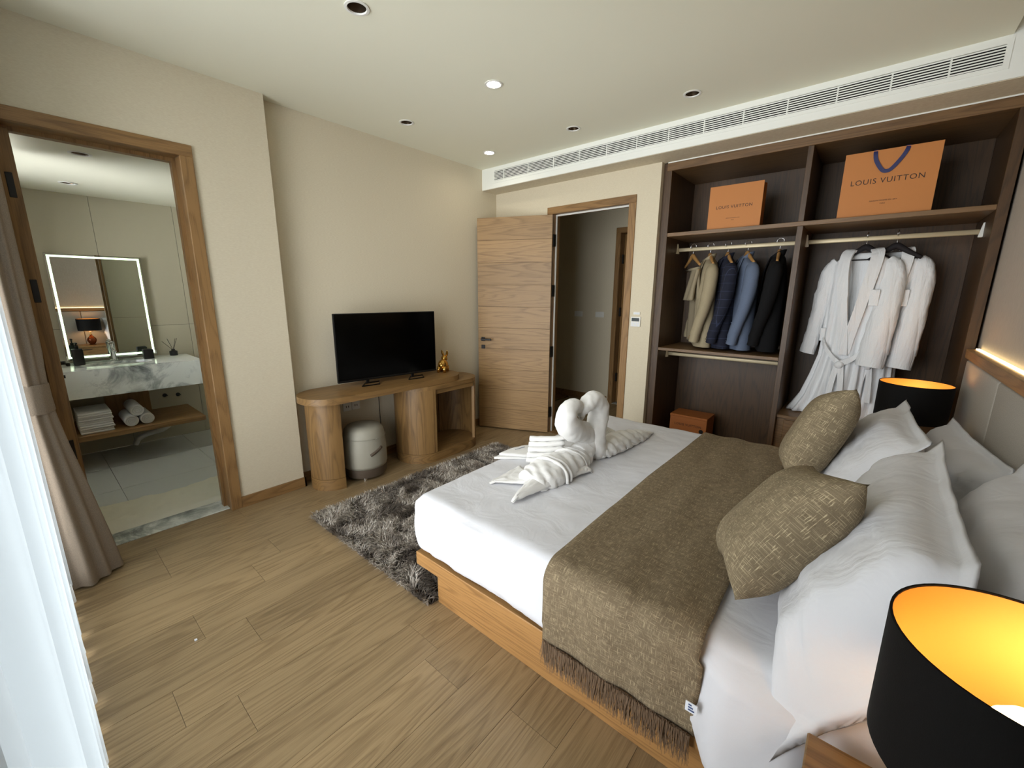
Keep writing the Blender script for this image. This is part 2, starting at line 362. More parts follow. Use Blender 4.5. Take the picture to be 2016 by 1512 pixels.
M['beige_trouser'] = cloth('beige_twill', (152, 140, 116), 0.9, 500, 0.3, 0.1)
M['blue_suit'] = cloth('blue_wool', (98, 110, 132), 0.9, 500, 0.3, 0.12)
M['black_suit'] = cloth('black_wool', (16, 16, 18), 0.9, 500, 0.3, 0.1)
M['lining'] = cloth('dark_lining', (24, 24, 30), 0.6, 500, 0.1, 0.05)
M['hanger_wood'] = plain('pale_hanger_wood', (176, 132, 78), 0.5)
M['hanger_black'] = plain('black_velvet_hanger', (20, 14, 18), 0.8)
M['rod'] = plain('champagne_rod', (186, 172, 140), 0.4, 0.3)
M['copper_glass'] = plain('copper_black_glass', (120, 64, 34), 0.12, 0.6)
M['tag_white'] = plain('white_label', (226, 230, 238), 0.7)
M['tag_blue'] = plain('blue_print', (70, 88, 130), 0.7)
M['pipe'] = plain('white_pipe', (206, 206, 202), 0.4)
M['cord'] = plain('black_cord', (16, 16, 16), 0.6)
M['pile'] = pile_mat('grey_shag', (226, 220, 210), (142, 132, 122), (48, 42, 38))
M['backing'] = plain('rug_backing', (62, 56, 52), 0.95)
M['mat_pile'] = plain('cream_plush', (224, 222, 206), 0.95, bump=0.6, bscale=160)

# windowpane check for the navy jacket
def checked():
    m, nt, b = new_mat('navy_windowpane_wool'); L = nt.links.new; tc = N(nt, 'ShaderNodeTexCoord'); sp = N(nt, 'ShaderNodeSeparateXYZ'); L(tc.outputs['Object'], sp.inputs[0])
    outs = []
    for ax, per in (('X', 0.05), ('Z', 0.06)):
        d = N(nt, 'ShaderNodeMath', operation='DIVIDE'); d.inputs[1].default_value = per; L(sp.outputs[ax], d.inputs[0]); fr = N(nt, 'ShaderNodeMath', operation='FRACT'); L(d.outputs[0], fr.inputs[0])
        lt = N(nt, 'ShaderNodeMath', operation='LESS_THAN'); lt.inputs[1].default_value = 0.06; L(fr.outputs[0], lt.inputs[0]); outs.append(lt.outputs[0])
    mx = N(nt, 'ShaderNodeMath', operation='MAXIMUM'); L(outs[0], mx.inputs[0]); L(outs[1], mx.inputs[1])
    mi = N(nt, 'ShaderNodeMix', data_type='RGBA'); L(mx.outputs[0], mi.inputs['Factor']); mi.inputs['A'].default_value = lin((22, 26, 44)); mi.inputs['B'].default_value = lin((46, 54, 80))
    L(mi.outputs['Result'], b.inputs['Base Color']); b.inputs['Roughness'].default_value = 0.9; return m
M['navy_suit'] = checked()
# ================================================================ THE SETTING
XA, YE, YB, ZC, ZB, XR = 0.088, 3.43, 3.222, 2.618, 2.428, 3.63
WALL0 = -0.30
# ---- floor: sub floor slab with every plank a child
fl = struct(MB().box(0.0, XR, WALL0, 4.97, -0.05, -0.0125).build('floor', M['subfloor']))
PW = 0.195
xs = [0.045]; k = 1.987 - 9 * PW
while k < XR - 0.02:
    xs.append(k); k += PW
xs.append(XR)
plank_cache = {}
def plank(x0, x1, y0, y1):
    w = round(x1 - x0 - 0.0012, 4); l = round(y1 - y0 - 0.0012, 4)
    if w <= 0.005 or l <= 0.01: return
    if (w, l) not in plank_cache:
        o = MB().box(-w / 2, w / 2, -l / 2, l / 2, -0.012, 0.0).build('plank', M['floor'], fl); plank_cache[(w, l)] = o
    else: o = share(plank_cache[(w, l)], 'plank', fl, (0, 0, 0))
    o.location = ((x0 + x1) / 2, (y0 + y1) / 2, 0)
rp = random.Random(3)
for i in range(len(xs) - 1):
    x0, x1 = xs[i], xs[i + 1]; yend = 4.95 if x1 < 1.75 else YE + 0.04
    y = WALL0 - (0.115 if abs(x0 - 1.987) < 0.01 else rp.choice([0.05, 0.2, 0.35, 0.5, 0.65, 0.8, 0.95]))
    while y < yend:
        plank(x0, x1, max(y, WALL0), min(y + 1.25, yend)); y += 1.25
plank(0.0, 0.045, 1.2, 2.3); plank(0.0, 0.045, 2.3, YE)
# ---- walls
w = MB(); w.box(-0.1, 0.0, 1.2, 3.56, -0.05, 2.8)                                   # TV wall
w.box(-0.105, XA, 0.735, 1.2, -0.05, 2.8); w.box(-0.105, XA, 0.02, 0.735, 2.165, 2.8); w.box(-0.105, XA, -0.42, 0.02, -0.05, 2.8)
struct(w.build('wall_left', M['wall']))
w = MB(); w.box(0.0, 0.70, YE, YE + 0.12, -0.05, 2.8); w.box(0.70, 1.525, YE, YE + 0.12, 2.165, 2.8); w.box(1.525, 1.745, YE, YE + 0.12, -0.05, 2.8)
w.box(1.69, 3.75, 4.05, 4.15, -0.05, 2.8); w.box(1.69, 3.63, 3.50, 4.05, 2.44, 2.50); w.box(1.69, 1.745, 3.55, 4.05, -0.05, 2.5)
struct(w.build('wall_back', M['wall']))
struct(MB().box(XR, XR + 0.12, -0.42, 4.15, -0.05, 2.9).build('wall_right', M['wall_right']))
w = MB(); w.box(XA, 0.40, -0.42, WALL0, -0.05, 2.9); w.box(2.75, XR, -0.42, WALL0, -0.05, 2.9); w.box(0.40, 2.75, -0.42, WALL0, 2.56, 2.9); w.box(0.40, 2.75, -0.42, WALL0, -0.05, 0.03)  # unseen stretch right of the window, added to cut light on the near pillows
struct(w.build('wall_front', M['wall']))
# ---- ceiling with a round hole under every downlight
LIGHTS = [(1.275, 1.155), (1.273, 2.02), (0.412, 2.03), (0.42, 2.882), (1.271, 2.887), (2.124, 2.879)]
def holed(mb, x0, x1, y0, y1, z, cs, r, h=0.075, up=0.02, n=24):
    gx = sorted(set([x0, x1] + [round(c[0] + s * h, 4) for c in cs for s in (-1, 1)])); gy = sorted(set([y0, y1] + [round(c[1] + s * h, 4) for c in cs for s in (-1, 1)]))
    done = []
    for i in range(len(gx) - 1):
        for j in range(len(gy) - 1):
            a, b, c, d = gx[i], gx[i + 1], gy[j], gy[j + 1]; mx, my = (a + b) / 2, (c + d) / 2
            if any(abs(mx - q[0]) < h and abs(my - q[1]) < h for q in cs): continue
            mb.add([(a, c, z), (a, d, z), (b, d, z), (b, c, z)], [(0, 1, 2, 3)])
    for q in cs:
        vs = []
        for k in range(n):
            t = 2 * PI * k / n; cx, sy = math.cos(t), math.sin(t); s = h / max(abs(cx), abs(sy))
            vs += [(q[0] + cx * s, q[1] + sy * s, z), (q[0] + cx * r, q[1] + sy * r, z), (q[0] + cx * r, q[1] + sy * r, z + up)]
        fs = []
        for k in range(n):
            j = (k + 1) % n; fs += [(3 * k, 3 * j, 3 * j + 1, 3 * k + 1), (3 * k + 1, 3 * j + 1, 3 * j + 2, 3 * k + 2)]
        mb.add(vs, fs)
c = MB(); holed(c, 0.0, 3.465, -0.42, YB + 0.01, ZC, LIGHTS, 0.042)
c.box(3.465, XR, -0.42, YB + 0.01, ZC + 0.12, ZC + 0.16); c.box(3.455, 3.466, -0.42, YB + 0.01, ZC + 0.001, ZC + 0.16)
c.box(0.0, 3.5, -0.42, YB, ZC + 0.14, ZC + 0.2)
struct(c.build('ceiling', M['ceiling'], recalc=False))
# ---- lowered bulkhead with the air conditioning slot
GX0, GX1, GZ0, GZ1 = 0.158, 3.46, 2.484, 2.590
b = MB(); b.box(0.0, XR, YB, 3.49, ZB, GZ0); b.box(0.0, XR, YB, 3.49, GZ1, ZC + 0.16); b.box(0.0, GX0, YB, 3.49, GZ0, GZ1); b.box(GX1, XR, YB, 3.49, GZ0, GZ1)
struct(b.build('trim_1', M['white_paint']))
struct(MB().box(0.0, XR, YB + 0.006, 3.485, ZB - 0.003, ZB - 0.0005).build('trim_2', M['wall']))          # papered underside
struct(MB().box(1.776, 3.617, 3.471, 3.50, 2.4175, 2.4248).build('trim_6', M['white_paint']))
gr = thing('air_conditioning_grille', 'long white slatted air conditioning grille in the lowered ceiling edge', 'grille', (1.8, YB, 2.53))
MB().box(GX0, GX1, YB + 0.05, YB + 0.06, GZ0, GZ1).build('void_panel', M['void'], gr)
f = MB(); t = 0.009
f.box(GX0 - 0.012, GX1 + 0.012, YB - 0.004, YB + 0.012, GZ1 - t, GZ1 + 0.012); f.box(GX0 - 0.012, GX1 + 0.012, YB - 0.004, YB + 0.012, GZ0 - 0.012, GZ0 + t)
f.box(GX0 - 0.012, GX0 + t, YB - 0.004, YB + 0.012, GZ0 + t, GZ1 - t); f.box(GX1 - t, GX1 + 0.012, YB - 0.004, YB + 0.012, GZ0 + t, GZ1 - t)
f.build('frame', M['white_paint'], gr)
ns = 7; s0 = None
for k in range(ns):
    z = GZ0 + t + (k + 0.5) * (GZ1 - GZ0 - 2 * t) / ns
    if s0 is None:
        s0 = MB().add([(GX0, -0.002, -0.0035), (GX0, -0.002, 0.0030), (GX0, 0.012, 0.0045), (GX0, 0.012, 0.0020), (GX1, -0.002, -0.0035), (GX1, -0.002, 0.0030), (GX1, 0.012, 0.0045), (GX1, 0.012, 0.0020)],
                      [(0, 1, 2, 3), (7, 6, 5, 4), (0, 4, 5, 1), (1, 5, 6, 2), (2, 6, 7, 3), (3, 7, 4, 0)])
        s0 = s0.build('slat', M['white_paint'], gr, local=True); s0.location = (-1.8, 0, z - 2.53)
    else: share(s0, 'slat', gr, (-1.8, 0, z - 2.53))
m0 = MB().box(-0.0035, 0.0035, 0.002, 0.028, GZ0 - 2.53, GZ1 - 2.53).build('mullion', M['white_paint'], gr, local=True); m0.location = (-1.8 + 0.28, 0, 0)
for x in (0.58, 0.86, 1.12, 1.37, 1.62, 1.86, 2.10, 2.34, 2.58, 2.82, 3.05, 3.27): share(m0, 'mullion', gr, (x - 1.8, 0, 0))
# ---- baseboards
def base(name, *bx):
    b = MB()
    for q in bx: b.box(*q)
    return struct(b.build(name, M['frame_y']))
base('baseboard_left', (XA, XA + 0.012, 0.786, 1.212, 0, 0.074), (0.0, XA + 0.012, 1.2, 1.212, 0, 0.074), (0.0, 0.012, 1.212, YE, 0, 0.074))
base('baseboard_back', (0.012, 0.665, YE - 0.012, YE, 0, 0.074), (1.558, 1.745, YE - 0.012, YE, 0, 0.074))
base('baseboard_hall', (-1.2, 0.60, 4.938, 4.95, 0, 0.085))
# ---- doors
def casing(root, axis, a0, a1, face, depth, top, wdt=0.062, proud=0.012, side=1, bothsides=True, left=True):
    """timber lining round an opening in a wall; axis 'Y' = opening runs along y in a wall whose face is x=face"""
    def bx(mb, p0, p1, q0, q1, z0, z1):
        if axis == 'Y': mb.box(q0, q1, p0, p1, z0, z1, 0.002, 1)
        else: mb.box(p0, p1, q0, q1, z0, z1, 0.002, 1)
    pr = (face, face + proud * side) if side > 0 else (face + proud * side, face)
    for nm, p0, p1 in (('casing', a0 - wdt, a0), ('casing', a1, a1 + wdt)):
        b = MB(); bx(b, p0, p1, pr[0], pr[1], 0, top); b.build(nm, M['frame_v'], root)
    b = MB(); bx(b, a0 - wdt, a1 + wdt, pr[0], pr[1], top, top + wdt); b.build('head_casing', M['frame_y' if axis == 'Y' else 'frame_x'], root)
    q = sorted((face, face - depth * side))
    b = MB(); bx(b, a0 - 0.02, a0, q[0], q[1], 0, top); b.build('jamb', M['frame_v'], root)
    b = MB(); bx(b, a1, a1 + 0.02, q[0], q[1], 0, top); b.build('jamb', M['frame_v'], root)
    b = MB(); bx(b, a0, a1, q[0], q[1], top, top + 0.02); b.build('head_jamb', M['frame_y' if axis == 'Y' else 'frame_x'], root)
    return root
def stops(root, axis, a0, a1, q0, q1, top, mat, t=0.012):
    for p0, p1, z0, z1 in ((a0, a0 + t, 0, top), (a1 - t, a1, 0, top), (a0 + t, a1 - t, top - t, top)):
        b = MB()
        if axis == 'Y': b.box(q0, q1, p0, p1, z0, z1)
        else: b.box(p0, p1, q0, q1, z0, z1)
        b.build('door_stop', mat, root)
d1 = sempty('door_1', (XA, 0.38, 0)); casing(d1, 'Y', 0.04, 0.724, XA, 0.195, 2.162); stops(d1, 'Y', 0.04, 0.724, -0.045, 0.0, 2.162, M['frame_v'], 0.02)
lf = MB().box(-0.69, 0.03, 0.052, 0.107, 0.012, 2.145, 0.002, 1).build('leaf', M['oak_v'], d1)
for z in (1.90, 1.42, 0.60, 0.25): MB().box(0.028, 0.0325, 0.066, 0.090, z - 0.055, z + 0.055, 0.002, 1).build('hinge', M['black'], lf)
h = MB(); h.lathe([(0.026, 0.0), (0.026, 0.008), (0.011, 0.010), (0.011, 0.050)], (-0.63, 0.107, 0.985), 20, 'Y'); h.box(-0.64, -0.52, 0.145, 0.165, 0.974, 0.996, 0.006); h.build('door_handle', M['black'], lf, smooth=True, angle=40)
MB().lathe([(0.024, 0.0), (0.024, 0.012), (0.010, 0.012), (0.010, 0.03)], (-0.63, 0.107, 0.90), 20, 'Y').build('thumb_turn', M['black'], lf, smooth=True, angle=40)
struct(MB().box(-0.118, 0.047, 0.03, 0.734, -0.012, 0.006, 0.002, 1).build('trim_3', M['marble']))                  # marble threshold
d2 = sempty('door_2', (1.1, YE, 0)); casing(d2, 'X', 0.728, 1.494, YE, 0.12, 2.155, side=-1)
# fix: lining goes into the wall
stops(d2, 'X', 0.728, 1.494, YE + 0.055, YE + 0.085, 2.155, M['frame_v']); stops(d2, 'X', 0.728, 1.494, YE + 0.046, YE + 0.0545, 2.155, M['white_plastic'], 0.014)
leaf2 = bpy.data.objects.new('leaf', None); COL.objects.link(leaf2); leaf2.parent = d2; leaf2.location = (0.735 - 1.1, -0.004, 0); ang = math.atan2(3.13 - 3.43, 0.045 - 0.735); leaf2.rotation_euler = (0, 0, ang)
LW, LT, LH = 0.757, 0.042, 2.135
MB().box(0.002, LW - 0.002, 0.002, LT - 0.002, 0.014, 0.01 + LH - 0.002).build('core', M['closet_v'], leaf2, local=True)
npn = 10; p0 = None
for k in range(npn):
    if p0 is None: p0 = MB().box(0, LW, 0, LT, 0.0, LH / npn - 0.0022, 0.0012, 1).build('panel', M['oak_door'], leaf2, local=True); p0.location = (0, 0, 0.012)
    else: share(p0, 'panel', leaf2, (0, 0, 0.012 + k * LH / npn))
hh = MB(); hh.box(LW - 0.075, LW - 0.035, LT, LT + 0.008, 0.94, 0.98, 0.002, 1); hh.lathe([(0.01, 0), (0.01, 0.05)], (LW - 0.055, LT, 0.96), 14, 'Y'); hh.box(LW - 0.16, LW - 0.045, LT + 0.04, LT + 0.058, 0.95, 0.97, 0.005); hh.build('door_handle', M['black'], leaf2, local=True)
MB().box(LW - 0.075, LW - 0.035, LT, LT + 0.008, 0.86, 0.90, 0.002, 1).build('lock_plate', M['black'], leaf2, local=True)
for z in (1.92, 1.45, 0.85, 0.22): MB().box(0.733, 0.745, YE - 0.012, YE + 0.03, z - 0.055, z + 0.055, 0.002, 1).build('hinge', M['black'], d2)
struct(MB().box(0.728, 1.494, YE + 0.0, YE + 0.12, -0.011, 0.003).build('trim_4', M['frame_x']))
# ---- hall beyond the open door
w = MB(); w.box(-1.3, 0.66, 4.95, 5.05, -0.05, 2.6); w.box(0.66, 1.46, 4.95, 5.05, 2.2, 2.6); w.box(1.46, 1.9, 4.95, 5.05, -0.05, 2.6); w.box(-1.3, -1.2, 3.55, 4.95, -0.05, 2.6); w.box(1.745, 1.80, 3.55, 4.95, -0.05, 2.6); w.box(0.2, 1.9, 6.2, 6.3, -0.05, 2.6); w.box(0.2, 0.3, 5.05, 6.2, -0.05, 2.6); w.box(1.8, 1.9, 5.05, 6.2, -0.05, 2.6); w.box(-1.2, 0.0, 3.45, 3.55, -0.05, 2.6)
struct(w.build('wall_hall', M['wall']))
struct(MB().box(-1.3, 1.9, 3.55, 6.3, 2.52, 2.6).build('ceiling_hall', M['ceiling']))
struct(MB().box(-1.2, 0.0, 3.5, 6.2, -0.05, 0.0).box(0.0, 1.9, 4.97, 6.2, -0.05, -0.001).build('floor_hall', M['oak_y']))
d3 = sempty('door_3', (1.06, 4.95, 0)); casing(d3, 'X', 0.68, 1.44, 4.95, 0.1, 2.155, side=-1)
struct(MB().box(0.68, 1.44, 4.95, 5.05, -0.002, 0.004).build('trim_5', M['marble']))
l3 = bpy.data.objects.new('leaf', None); COL.objects.link(l3); l3.parent = d3; l3.location = (0.685 - 1.06, 0.095, 0); l3.rotation_euler = (0, 0, math.radians(68))
MB().box(0, 0.73, -0.04, 0, 0.012, 2.145, 0.002, 1).build('panel', M['frame_v'], l3, local=True)
for z in (1.85, 1.2, 0.35): MB().box(0.70 - 0.018, 0.70 - 0.004, 5.00, 5.045, z - 0.055, z + 0.055, 0.002, 1).build('hinge', M['black'], d3)
for i, x in enumerate((0.06, 0.38)):
    sw = thing('light_switch', ['cream double light switch in the hall, farther from the inner door', 'cream double light switch in the hall, closer to the inner door'][i], 'switch', (x + 0.06, 4.95, 1.16), 0, 'hall light switches')
    MB().box(-0.062, 0.062, -0.008, 0, -0.036, 0.036, 0.003).build('plate', M['white_plastic'], sw, local=True)
    MB().box(-0.052, -0.003, -0.012, -0.008, -0.026, 0.026, 0.002, 1).build('rocker', M['white_plastic'], sw, local=True); MB().box(0.003, 0.052, -0.012, -0.008, -0.026, 0.026, 0.002, 1).build('rocker', M['white_plastic'], sw, local=True)
# ---- bathroom shell: tiles are pieces of their own
BX, BZ, BY0, BY1 = -2.02, 2.205, -0.35, 1.9
bw = struct(MB().box(BX - 0.1, BX - 0.010, BY0 - 0.1, BY1 + 0.1, -0.05, 2.5).build('wall_bathroom_back', M['grout']))
tl = {}
def tile(parent, mat, x0, x1, y0, y1, z0, z1):
    key = (round(x1 - x0, 3), round(y1 - y0, 3), round(z1 - z0, 3), mat.name); c = ((x0 + x1) / 2, (y0 + y1) / 2, (z0 + z1) / 2)
    if key not in tl:
        o = MB().box(-key[0] / 2, key[0] / 2, -key[1] / 2, key[1] / 2, -key[2] / 2, key[2] / 2).build('tile', mat, parent); tl[key] = o
    else: o = share(tl[key], 'tile', parent, (0, 0, 0))
    o.location = c
g = 0.0016
ys = [BY0, -0.02, 0.541, 1.102, 1.663, BY1]; zs = [0.0, 1.108, 2.3]
for i in range(len(ys) - 1):
    for j in range(2): tile(bw, M['tile'], BX - 0.010, BX, ys[i] + g, ys[i + 1] - g, zs[j] + g, zs[j + 1] - g)
bs = struct(MB().box(BX, -0.1152, BY1 + 0.01, BY1 + 0.1, -0.05, 2.5).box(BX, -1.46, BY0 - 0.1, BY0 - 0.01, -0.05, 2.5).box(-0.34, -0.1152, BY0 - 0.1, BY0 - 0.01, -0.05, 2.5).box(-1.46, -0.34, BY0 - 0.1, BY0 - 0.01, -0.05, 1.108).box(-1.46, -0.34, BY0 - 0.1, BY0 - 0.01, 2.15, 2.5).build('wall_bathroom_side', M['grout']))
xs2 = [BX, -1.46, -0.90, -0.34, -0.1152]
for i in range(4):
    for j in range(2):
        tile(bs, M['tile'], xs2[i] + g, xs2[i + 1] - g, BY1, BY1 + 0.01, zs[j] + g, zs[j + 1] - g); (i in (1, 2) and j == 1) or tile(bs, M['tile'], xs2[i] + g, xs2[i + 1] - g, BY0 - 0.01, BY0, zs[j] + g, zs[j + 1] - g)
bf_ = struct(MB().box(-0.1152, -0.1055, BY0, 0.02, -0.05, 2.5).box(-0.1152, -0.1055, 0.745, BY1, -0.05, 2.5).box(-0.1152, -0.1055, 0.02, 0.745, 2.185, 2.5).build('wall_bathroom_front', M['grout']))
for y0, y1 in ((BY0, 0.02), (0.745, 1.102), (1.102, 1.663), (1.663, BY1)):
    for j in range(2): tile(bf_, M['tile'], -0.121, -0.1152, y0 + g, y1 - g, zs[j] + g, zs[j + 1] - g)
bfl = struct(MB().box(BX, -0.118, BY0, BY1, -0.06, -0.011).build('floor_bathroom', M['grout']))
for i in range(4):
    for y0, y1 in ((BY0, 0.30), (0.30, 0.90), (0.90, 1.50), (1.50, BY1)): tile(bfl, M['tile_floor'], [BX, -1.45, -0.88, -0.31, -0.118][i] + g, [BX, -1.45, -0.88, -0.31, -0.118][i + 1] - g, y0 + g, y1 - g, -0.011, 0.0)
c = MB(); BL = [(-0.497, 0.387), (-1.526, 0.40)]; holed(c, BX, -0.1152, BY0, BY1, BZ, BL, 0.042); c.box(BX, -0.1152, BY0, BY1, BZ + 0.14, BZ + 0.18)
struct(c.build('ceiling_bathroom', M['ceiling'], recalc=False))
# ---- window wall behind the voile
wn = sempty('window_1', (1.58, -0.38, 0))
f = MB(); f.box(0.40, 2.75, -0.40, -0.35, 0.03, 0.09); f.box(0.40, 2.75, -0.40, -0.35, 2.50, 2.56)
for x in (0.40, 1.16, 1.93, 2.70): f.box(x, x + 0.05, -0.40, -0.35, 0.09, 2.50)
f.build('window_frame', M['win_frame'], wn)
for x in (0.45, 1.21, 1.98): MB().box(x, x + (0.71 if x < 0.5 else 0.72), -0.379, -0.371, 0.09, 2.50).build('pane', M['glass'], wn)

wn2 = sempty('added_window_2', (-0.9, BY0 - 0.06, 1.1))  # unseen window, added to bring daylight into the bathroom
f = MB()
for q in ((-1.46, -0.34, 1.108, 1.15), (-1.46, -0.34, 2.10, 2.15), (-1.46, -1.42, 1.15, 2.10), (-0.38, -0.34, 1.15, 2.10)): f.box(q[0], q[1], BY0 - 0.08, BY0 - 0.04, q[2], q[3])
f.build('window_frame', M['win_frame'], wn2); MB().box(-1.42, -0.38, BY0 - 0.064, BY0 - 0.056, 1.15, 2.10).build('pane', M['glass'], wn2)

# ================================================================ DOWNLIGHTS
def downlight(x, y, z, label, group, lit):
    t = thing('downlight', label, 'downlight', (x, y, z), 0, group)
    MB().loft([[(r * math.cos(2 * PI * k / 32), r * math.sin(2 * PI * k / 32), h) for k in range(32)] for r, h in ((0.041, 0.001), (0.052, -0.001), (0.052, -0.004), (0.041, -0.005), (0.039, -0.002), (0.039, 0.001))], cap=False).build('trim_ring', M['white_plastic'], t, True, True, 50, recalc=False)
    rings = [[(r * math.cos(2 * PI * k / 28), r * math.sin(2 * PI * k / 28), h) for k in range(28)] for r, h in ((0.0395, -0.002), (0.036, 0.02), (0.030, 0.045), (0.026, 0.055))]
    MB().loft(rings, cap=False).build('reflector', M['downlight_can'] if not lit else M['chrome'], t, True, True, recalc=False)
    MB().lathe([(0.0265, 0.052), (0.0265, 0.058)] if not lit else [(0.034, 0.006), (0.034, 0.012)], (0, 0, 0), 28).build('lamp', M['spot'] if lit else M['white_plastic'], t, local=True)
DL = ['recessed downlight nearest the window, unlit with bronze reflector', 'lit recessed downlight in the middle of the ceiling', 'unlit recessed downlight above the television', 'lit recessed downlight in the far corner by the grille', 'unlit recessed downlight in front of the open bedroom door', 'unlit recessed downlight in front of the wardrobe']
for i, (x, y) in enumerate(LIGHTS): downlight(x, y, ZC, DL[i], 'bedroom ceiling downlights', i in (1, 3))
for i, (x, y) in enumerate(BL): downlight(x, y, BZ, ['bathroom downlight nearer the doorway', 'bathroom downlight in front of the mirror'][i], 'bathroom downlights', False)
# ================================================================ BED
def rounded(x0, x1, y0, y1, z0, z1, r, step, disp=None, skip_bottom=False):
    """rounded box as one welded quad skin"""
    mb = MB()
    def ax(a, b): n = max(2, int(round((b - a) / step))); return [a + (b - a) * i / n for i in range(n + 1)]
    X, Y, Z = ax(x0, x1), ax(y0, y1), ax(z0, z1)
    # denser towards the rounded rims
    def fix(p):
        q = Vector((min(max(p[0], x0 + r), x1 - r), min(max(p[1], y0 + r), y1 - r), min(max(p[2], z0 + r), z1 - r))); d = Vector(p) - q
        if d.length > 1e-9:
            m = max(abs(d.x), abs(d.y), abs(d.z)); d = d.normalized() * m
        v = q + d
        return disp(v) if disp else v
    def face(A, B, fn):
        nb = len(B); mb.add([fix(fn(a, b)) for a in A for b in B], [(i * nb + j, (i + 1) * nb + j, (i + 1) * nb + j + 1, i * nb + j + 1) for i in range(len(A) - 1) for j in range(nb - 1)])
    face(X, Y, lambda a, b: (a, b, z1))
    if not skip_bottom: face(X, Y, lambda a, b: (a, b, z0))
    face(X, Z, lambda a, b: (a, y0, b)); face(X, Z, lambda a, b: (a, y1, b)); face(Y, Z, lambda a, b: (x0, a, b)); face(Y, Z, lambda a, b: (x1, a, b))
    return mb
BX0, BX1, BY_0, BY_1, BTOP = 1.645, 3.52, 1.055, 2.855, 0.515
bed = thing('bed', 'oak platform bed frame under the white duvet', 'bed', (2.6, 1.95, 0))
MB().box(1.78, 3.50, 1.075, 2.835, 0.0, 0.165, 0.002, 1).build('base', M['oak_bed'], bed)
MB().box(1.665, 3.55, 1.045, 2.865, 0.166, 0.232, 0.003, 1).build('platform', M['oak_bed'], bed)
MB().box(1.70, 3.52, 1.09, 2.82, 0.232, 0.40, 0.03, 2).build('mattress', M['duvet'], bed)
def hang(x):   # near side of the duvet swings out beside the pillows
    t = min(max((x - 2.90) / 0.10, 0), 1) * min(max((3.19 - x) / 0.05, 0), 1); t = t * t * (3 - 2 * t); return t
def dv(p):
    q = p.copy(); s = (q.z - 0.24) / (BTOP - 0.24)
    w = 0.010 * fbm((q.x * 0.9, q.y * 0.9, q.z), 2.6, 3)
    wr = 0.004 * fbm((q.x, q.y, q.z), 11, 3)
    if q.z > BTOP - 0.02: q.z += w * 0.7 + wr * 0.8
    nearside = q.y < BY_0 + 0.03 and q.z < BTOP - 0.03
    if nearside:
        q.y += -0.010 - (1 - s) * 0.008 + w * 0.9 + wr * 1.6
        h = hang(q.x); q.y -= h * (0.020 + 0.055 * (1 - s)); q.z -= h * (1 - s) * 0.065
    if q.x < BX0 + 0.03 and q.z < BTOP - 0.03: q.x += -0.004 + w + wr
    return q
duvet = rounded(BX0, BX1, BY_0, BY_1, 0.236, BTOP, 0.055, 0.022, dv, True).build('duvet', M['duvet'], None, True, weld=True)
tag(duvet, 'smooth white duvet spread over the bed', 'duvet')
# ---- headboard and the lit ledge
hb = thing('headboard', 'grey upholstered headboard with a wooden cap rail', 'headboard', (XR - 0.03, 1.9, 0))
e = [0.12, 0.74, 1.36, 1.98, 2.60, 3.40]
for a, b_ in zip(e, e[1:]): MB().box(XR - 0.045, XR - 0.012, a + 0.003, b_ - 0.003, 0.05, 1.075, 0.012, 3).build('padded_panel', M['headboard'], hb, True, angle=50)
MB().box(XR - 0.012, XR - 0.001, 0.10, 3.425, 0.02, 1.10).build('back_board', M['frame_y'], hb)
MB().box(XR - 0.052, XR - 0.001, 0.10, 3.425, 1.082, 1.132, 0.003, 1).build('cap_rail', M['frame_y'], hb)
MB().box(XR - 0.020, XR - 0.006, 0.10, 3.40, 1.133, 1.139).build('light_strip', M['led_warm'], hb)
# ---- runner
rx0, rx1 = 2.415, 2.915
def run_path():
    yn, r = BY_0 - 0.032, 0.07; pts = []
    zt = BTOP + 0.016
    z = 0.225
    while z < zt - r: pts.append((yn + 0.006 * (z < 0.3), z)); z += 0.02
    for i in range(9): a = PI - (PI / 2) * i / 8; pts.append((yn + r + r * math.cos(a), zt - r + r * math.sin(a)))
    y = yn + r + 0.03
    while y < BY_1 - 0.05: pts.append((y, zt)); y += 0.03
    yf = BY_1 + 0.018
    for i in range(9): a = PI / 2 - (PI / 2) * i / 8; pts.append((yf - r + r * math.cos(a), zt - r + r * math.sin(a)))
    z = zt - r - 0.02
    while z > 0.26: pts.append((yf, z)); z -= 0.03
    return pts
rp_ = run_path(); s_acc = [0.0]
for a, b_ in zip(rp_, rp_[1:]): s_acc.append(s_acc[-1] + math.hypot(a[0] - b_[0], a[1] - b_[1]))
NX = 30
def rfn(u, v):
    i = int(round(v * (len(rp_) - 1))); y, z = rp_[i]; s = s_acc[i]
    wob = 0.010 * math.sin(s * 3.1 + 0.6) ; x = rx0 + (rx1 - rx0) * u + wob * (0.6 if u < 0.5 else 1.0) + 0.012 * (s < 0.25) * (1 if u > 0.5 else 0)
    n = 0.0045 * fbm((x * 5, y * 1.4, z), 2.2, 3) + 0.003 * math.sin(x * 34 + 2 * noise.noise(Vector((0, y * 2, 0))))
    if z > BTOP: z += max(n, -0.004)
    elif y < 1.5: y -= n + 0.02 * max(0, u - 0.82) * 0
    return (x, y, z)
runner = thing('bed_runner', 'taupe linen bed runner with fringed end across the bed', 'bed runner', (2.66, 1.95, 0.24))
rn = MB().grid(NX, len(rp_) - 1, rfn, lambda u, v: (u * 0.5, s_acc[int(round(v * (len(rp_) - 1)))])).build('cloth', M['runner'], runner, True)
md = rn.modifiers.new('thick', 'SOLIDIFY'); md.thickness = 0.004; md.offset = 1
fr = MB(); rf = random.Random(5)
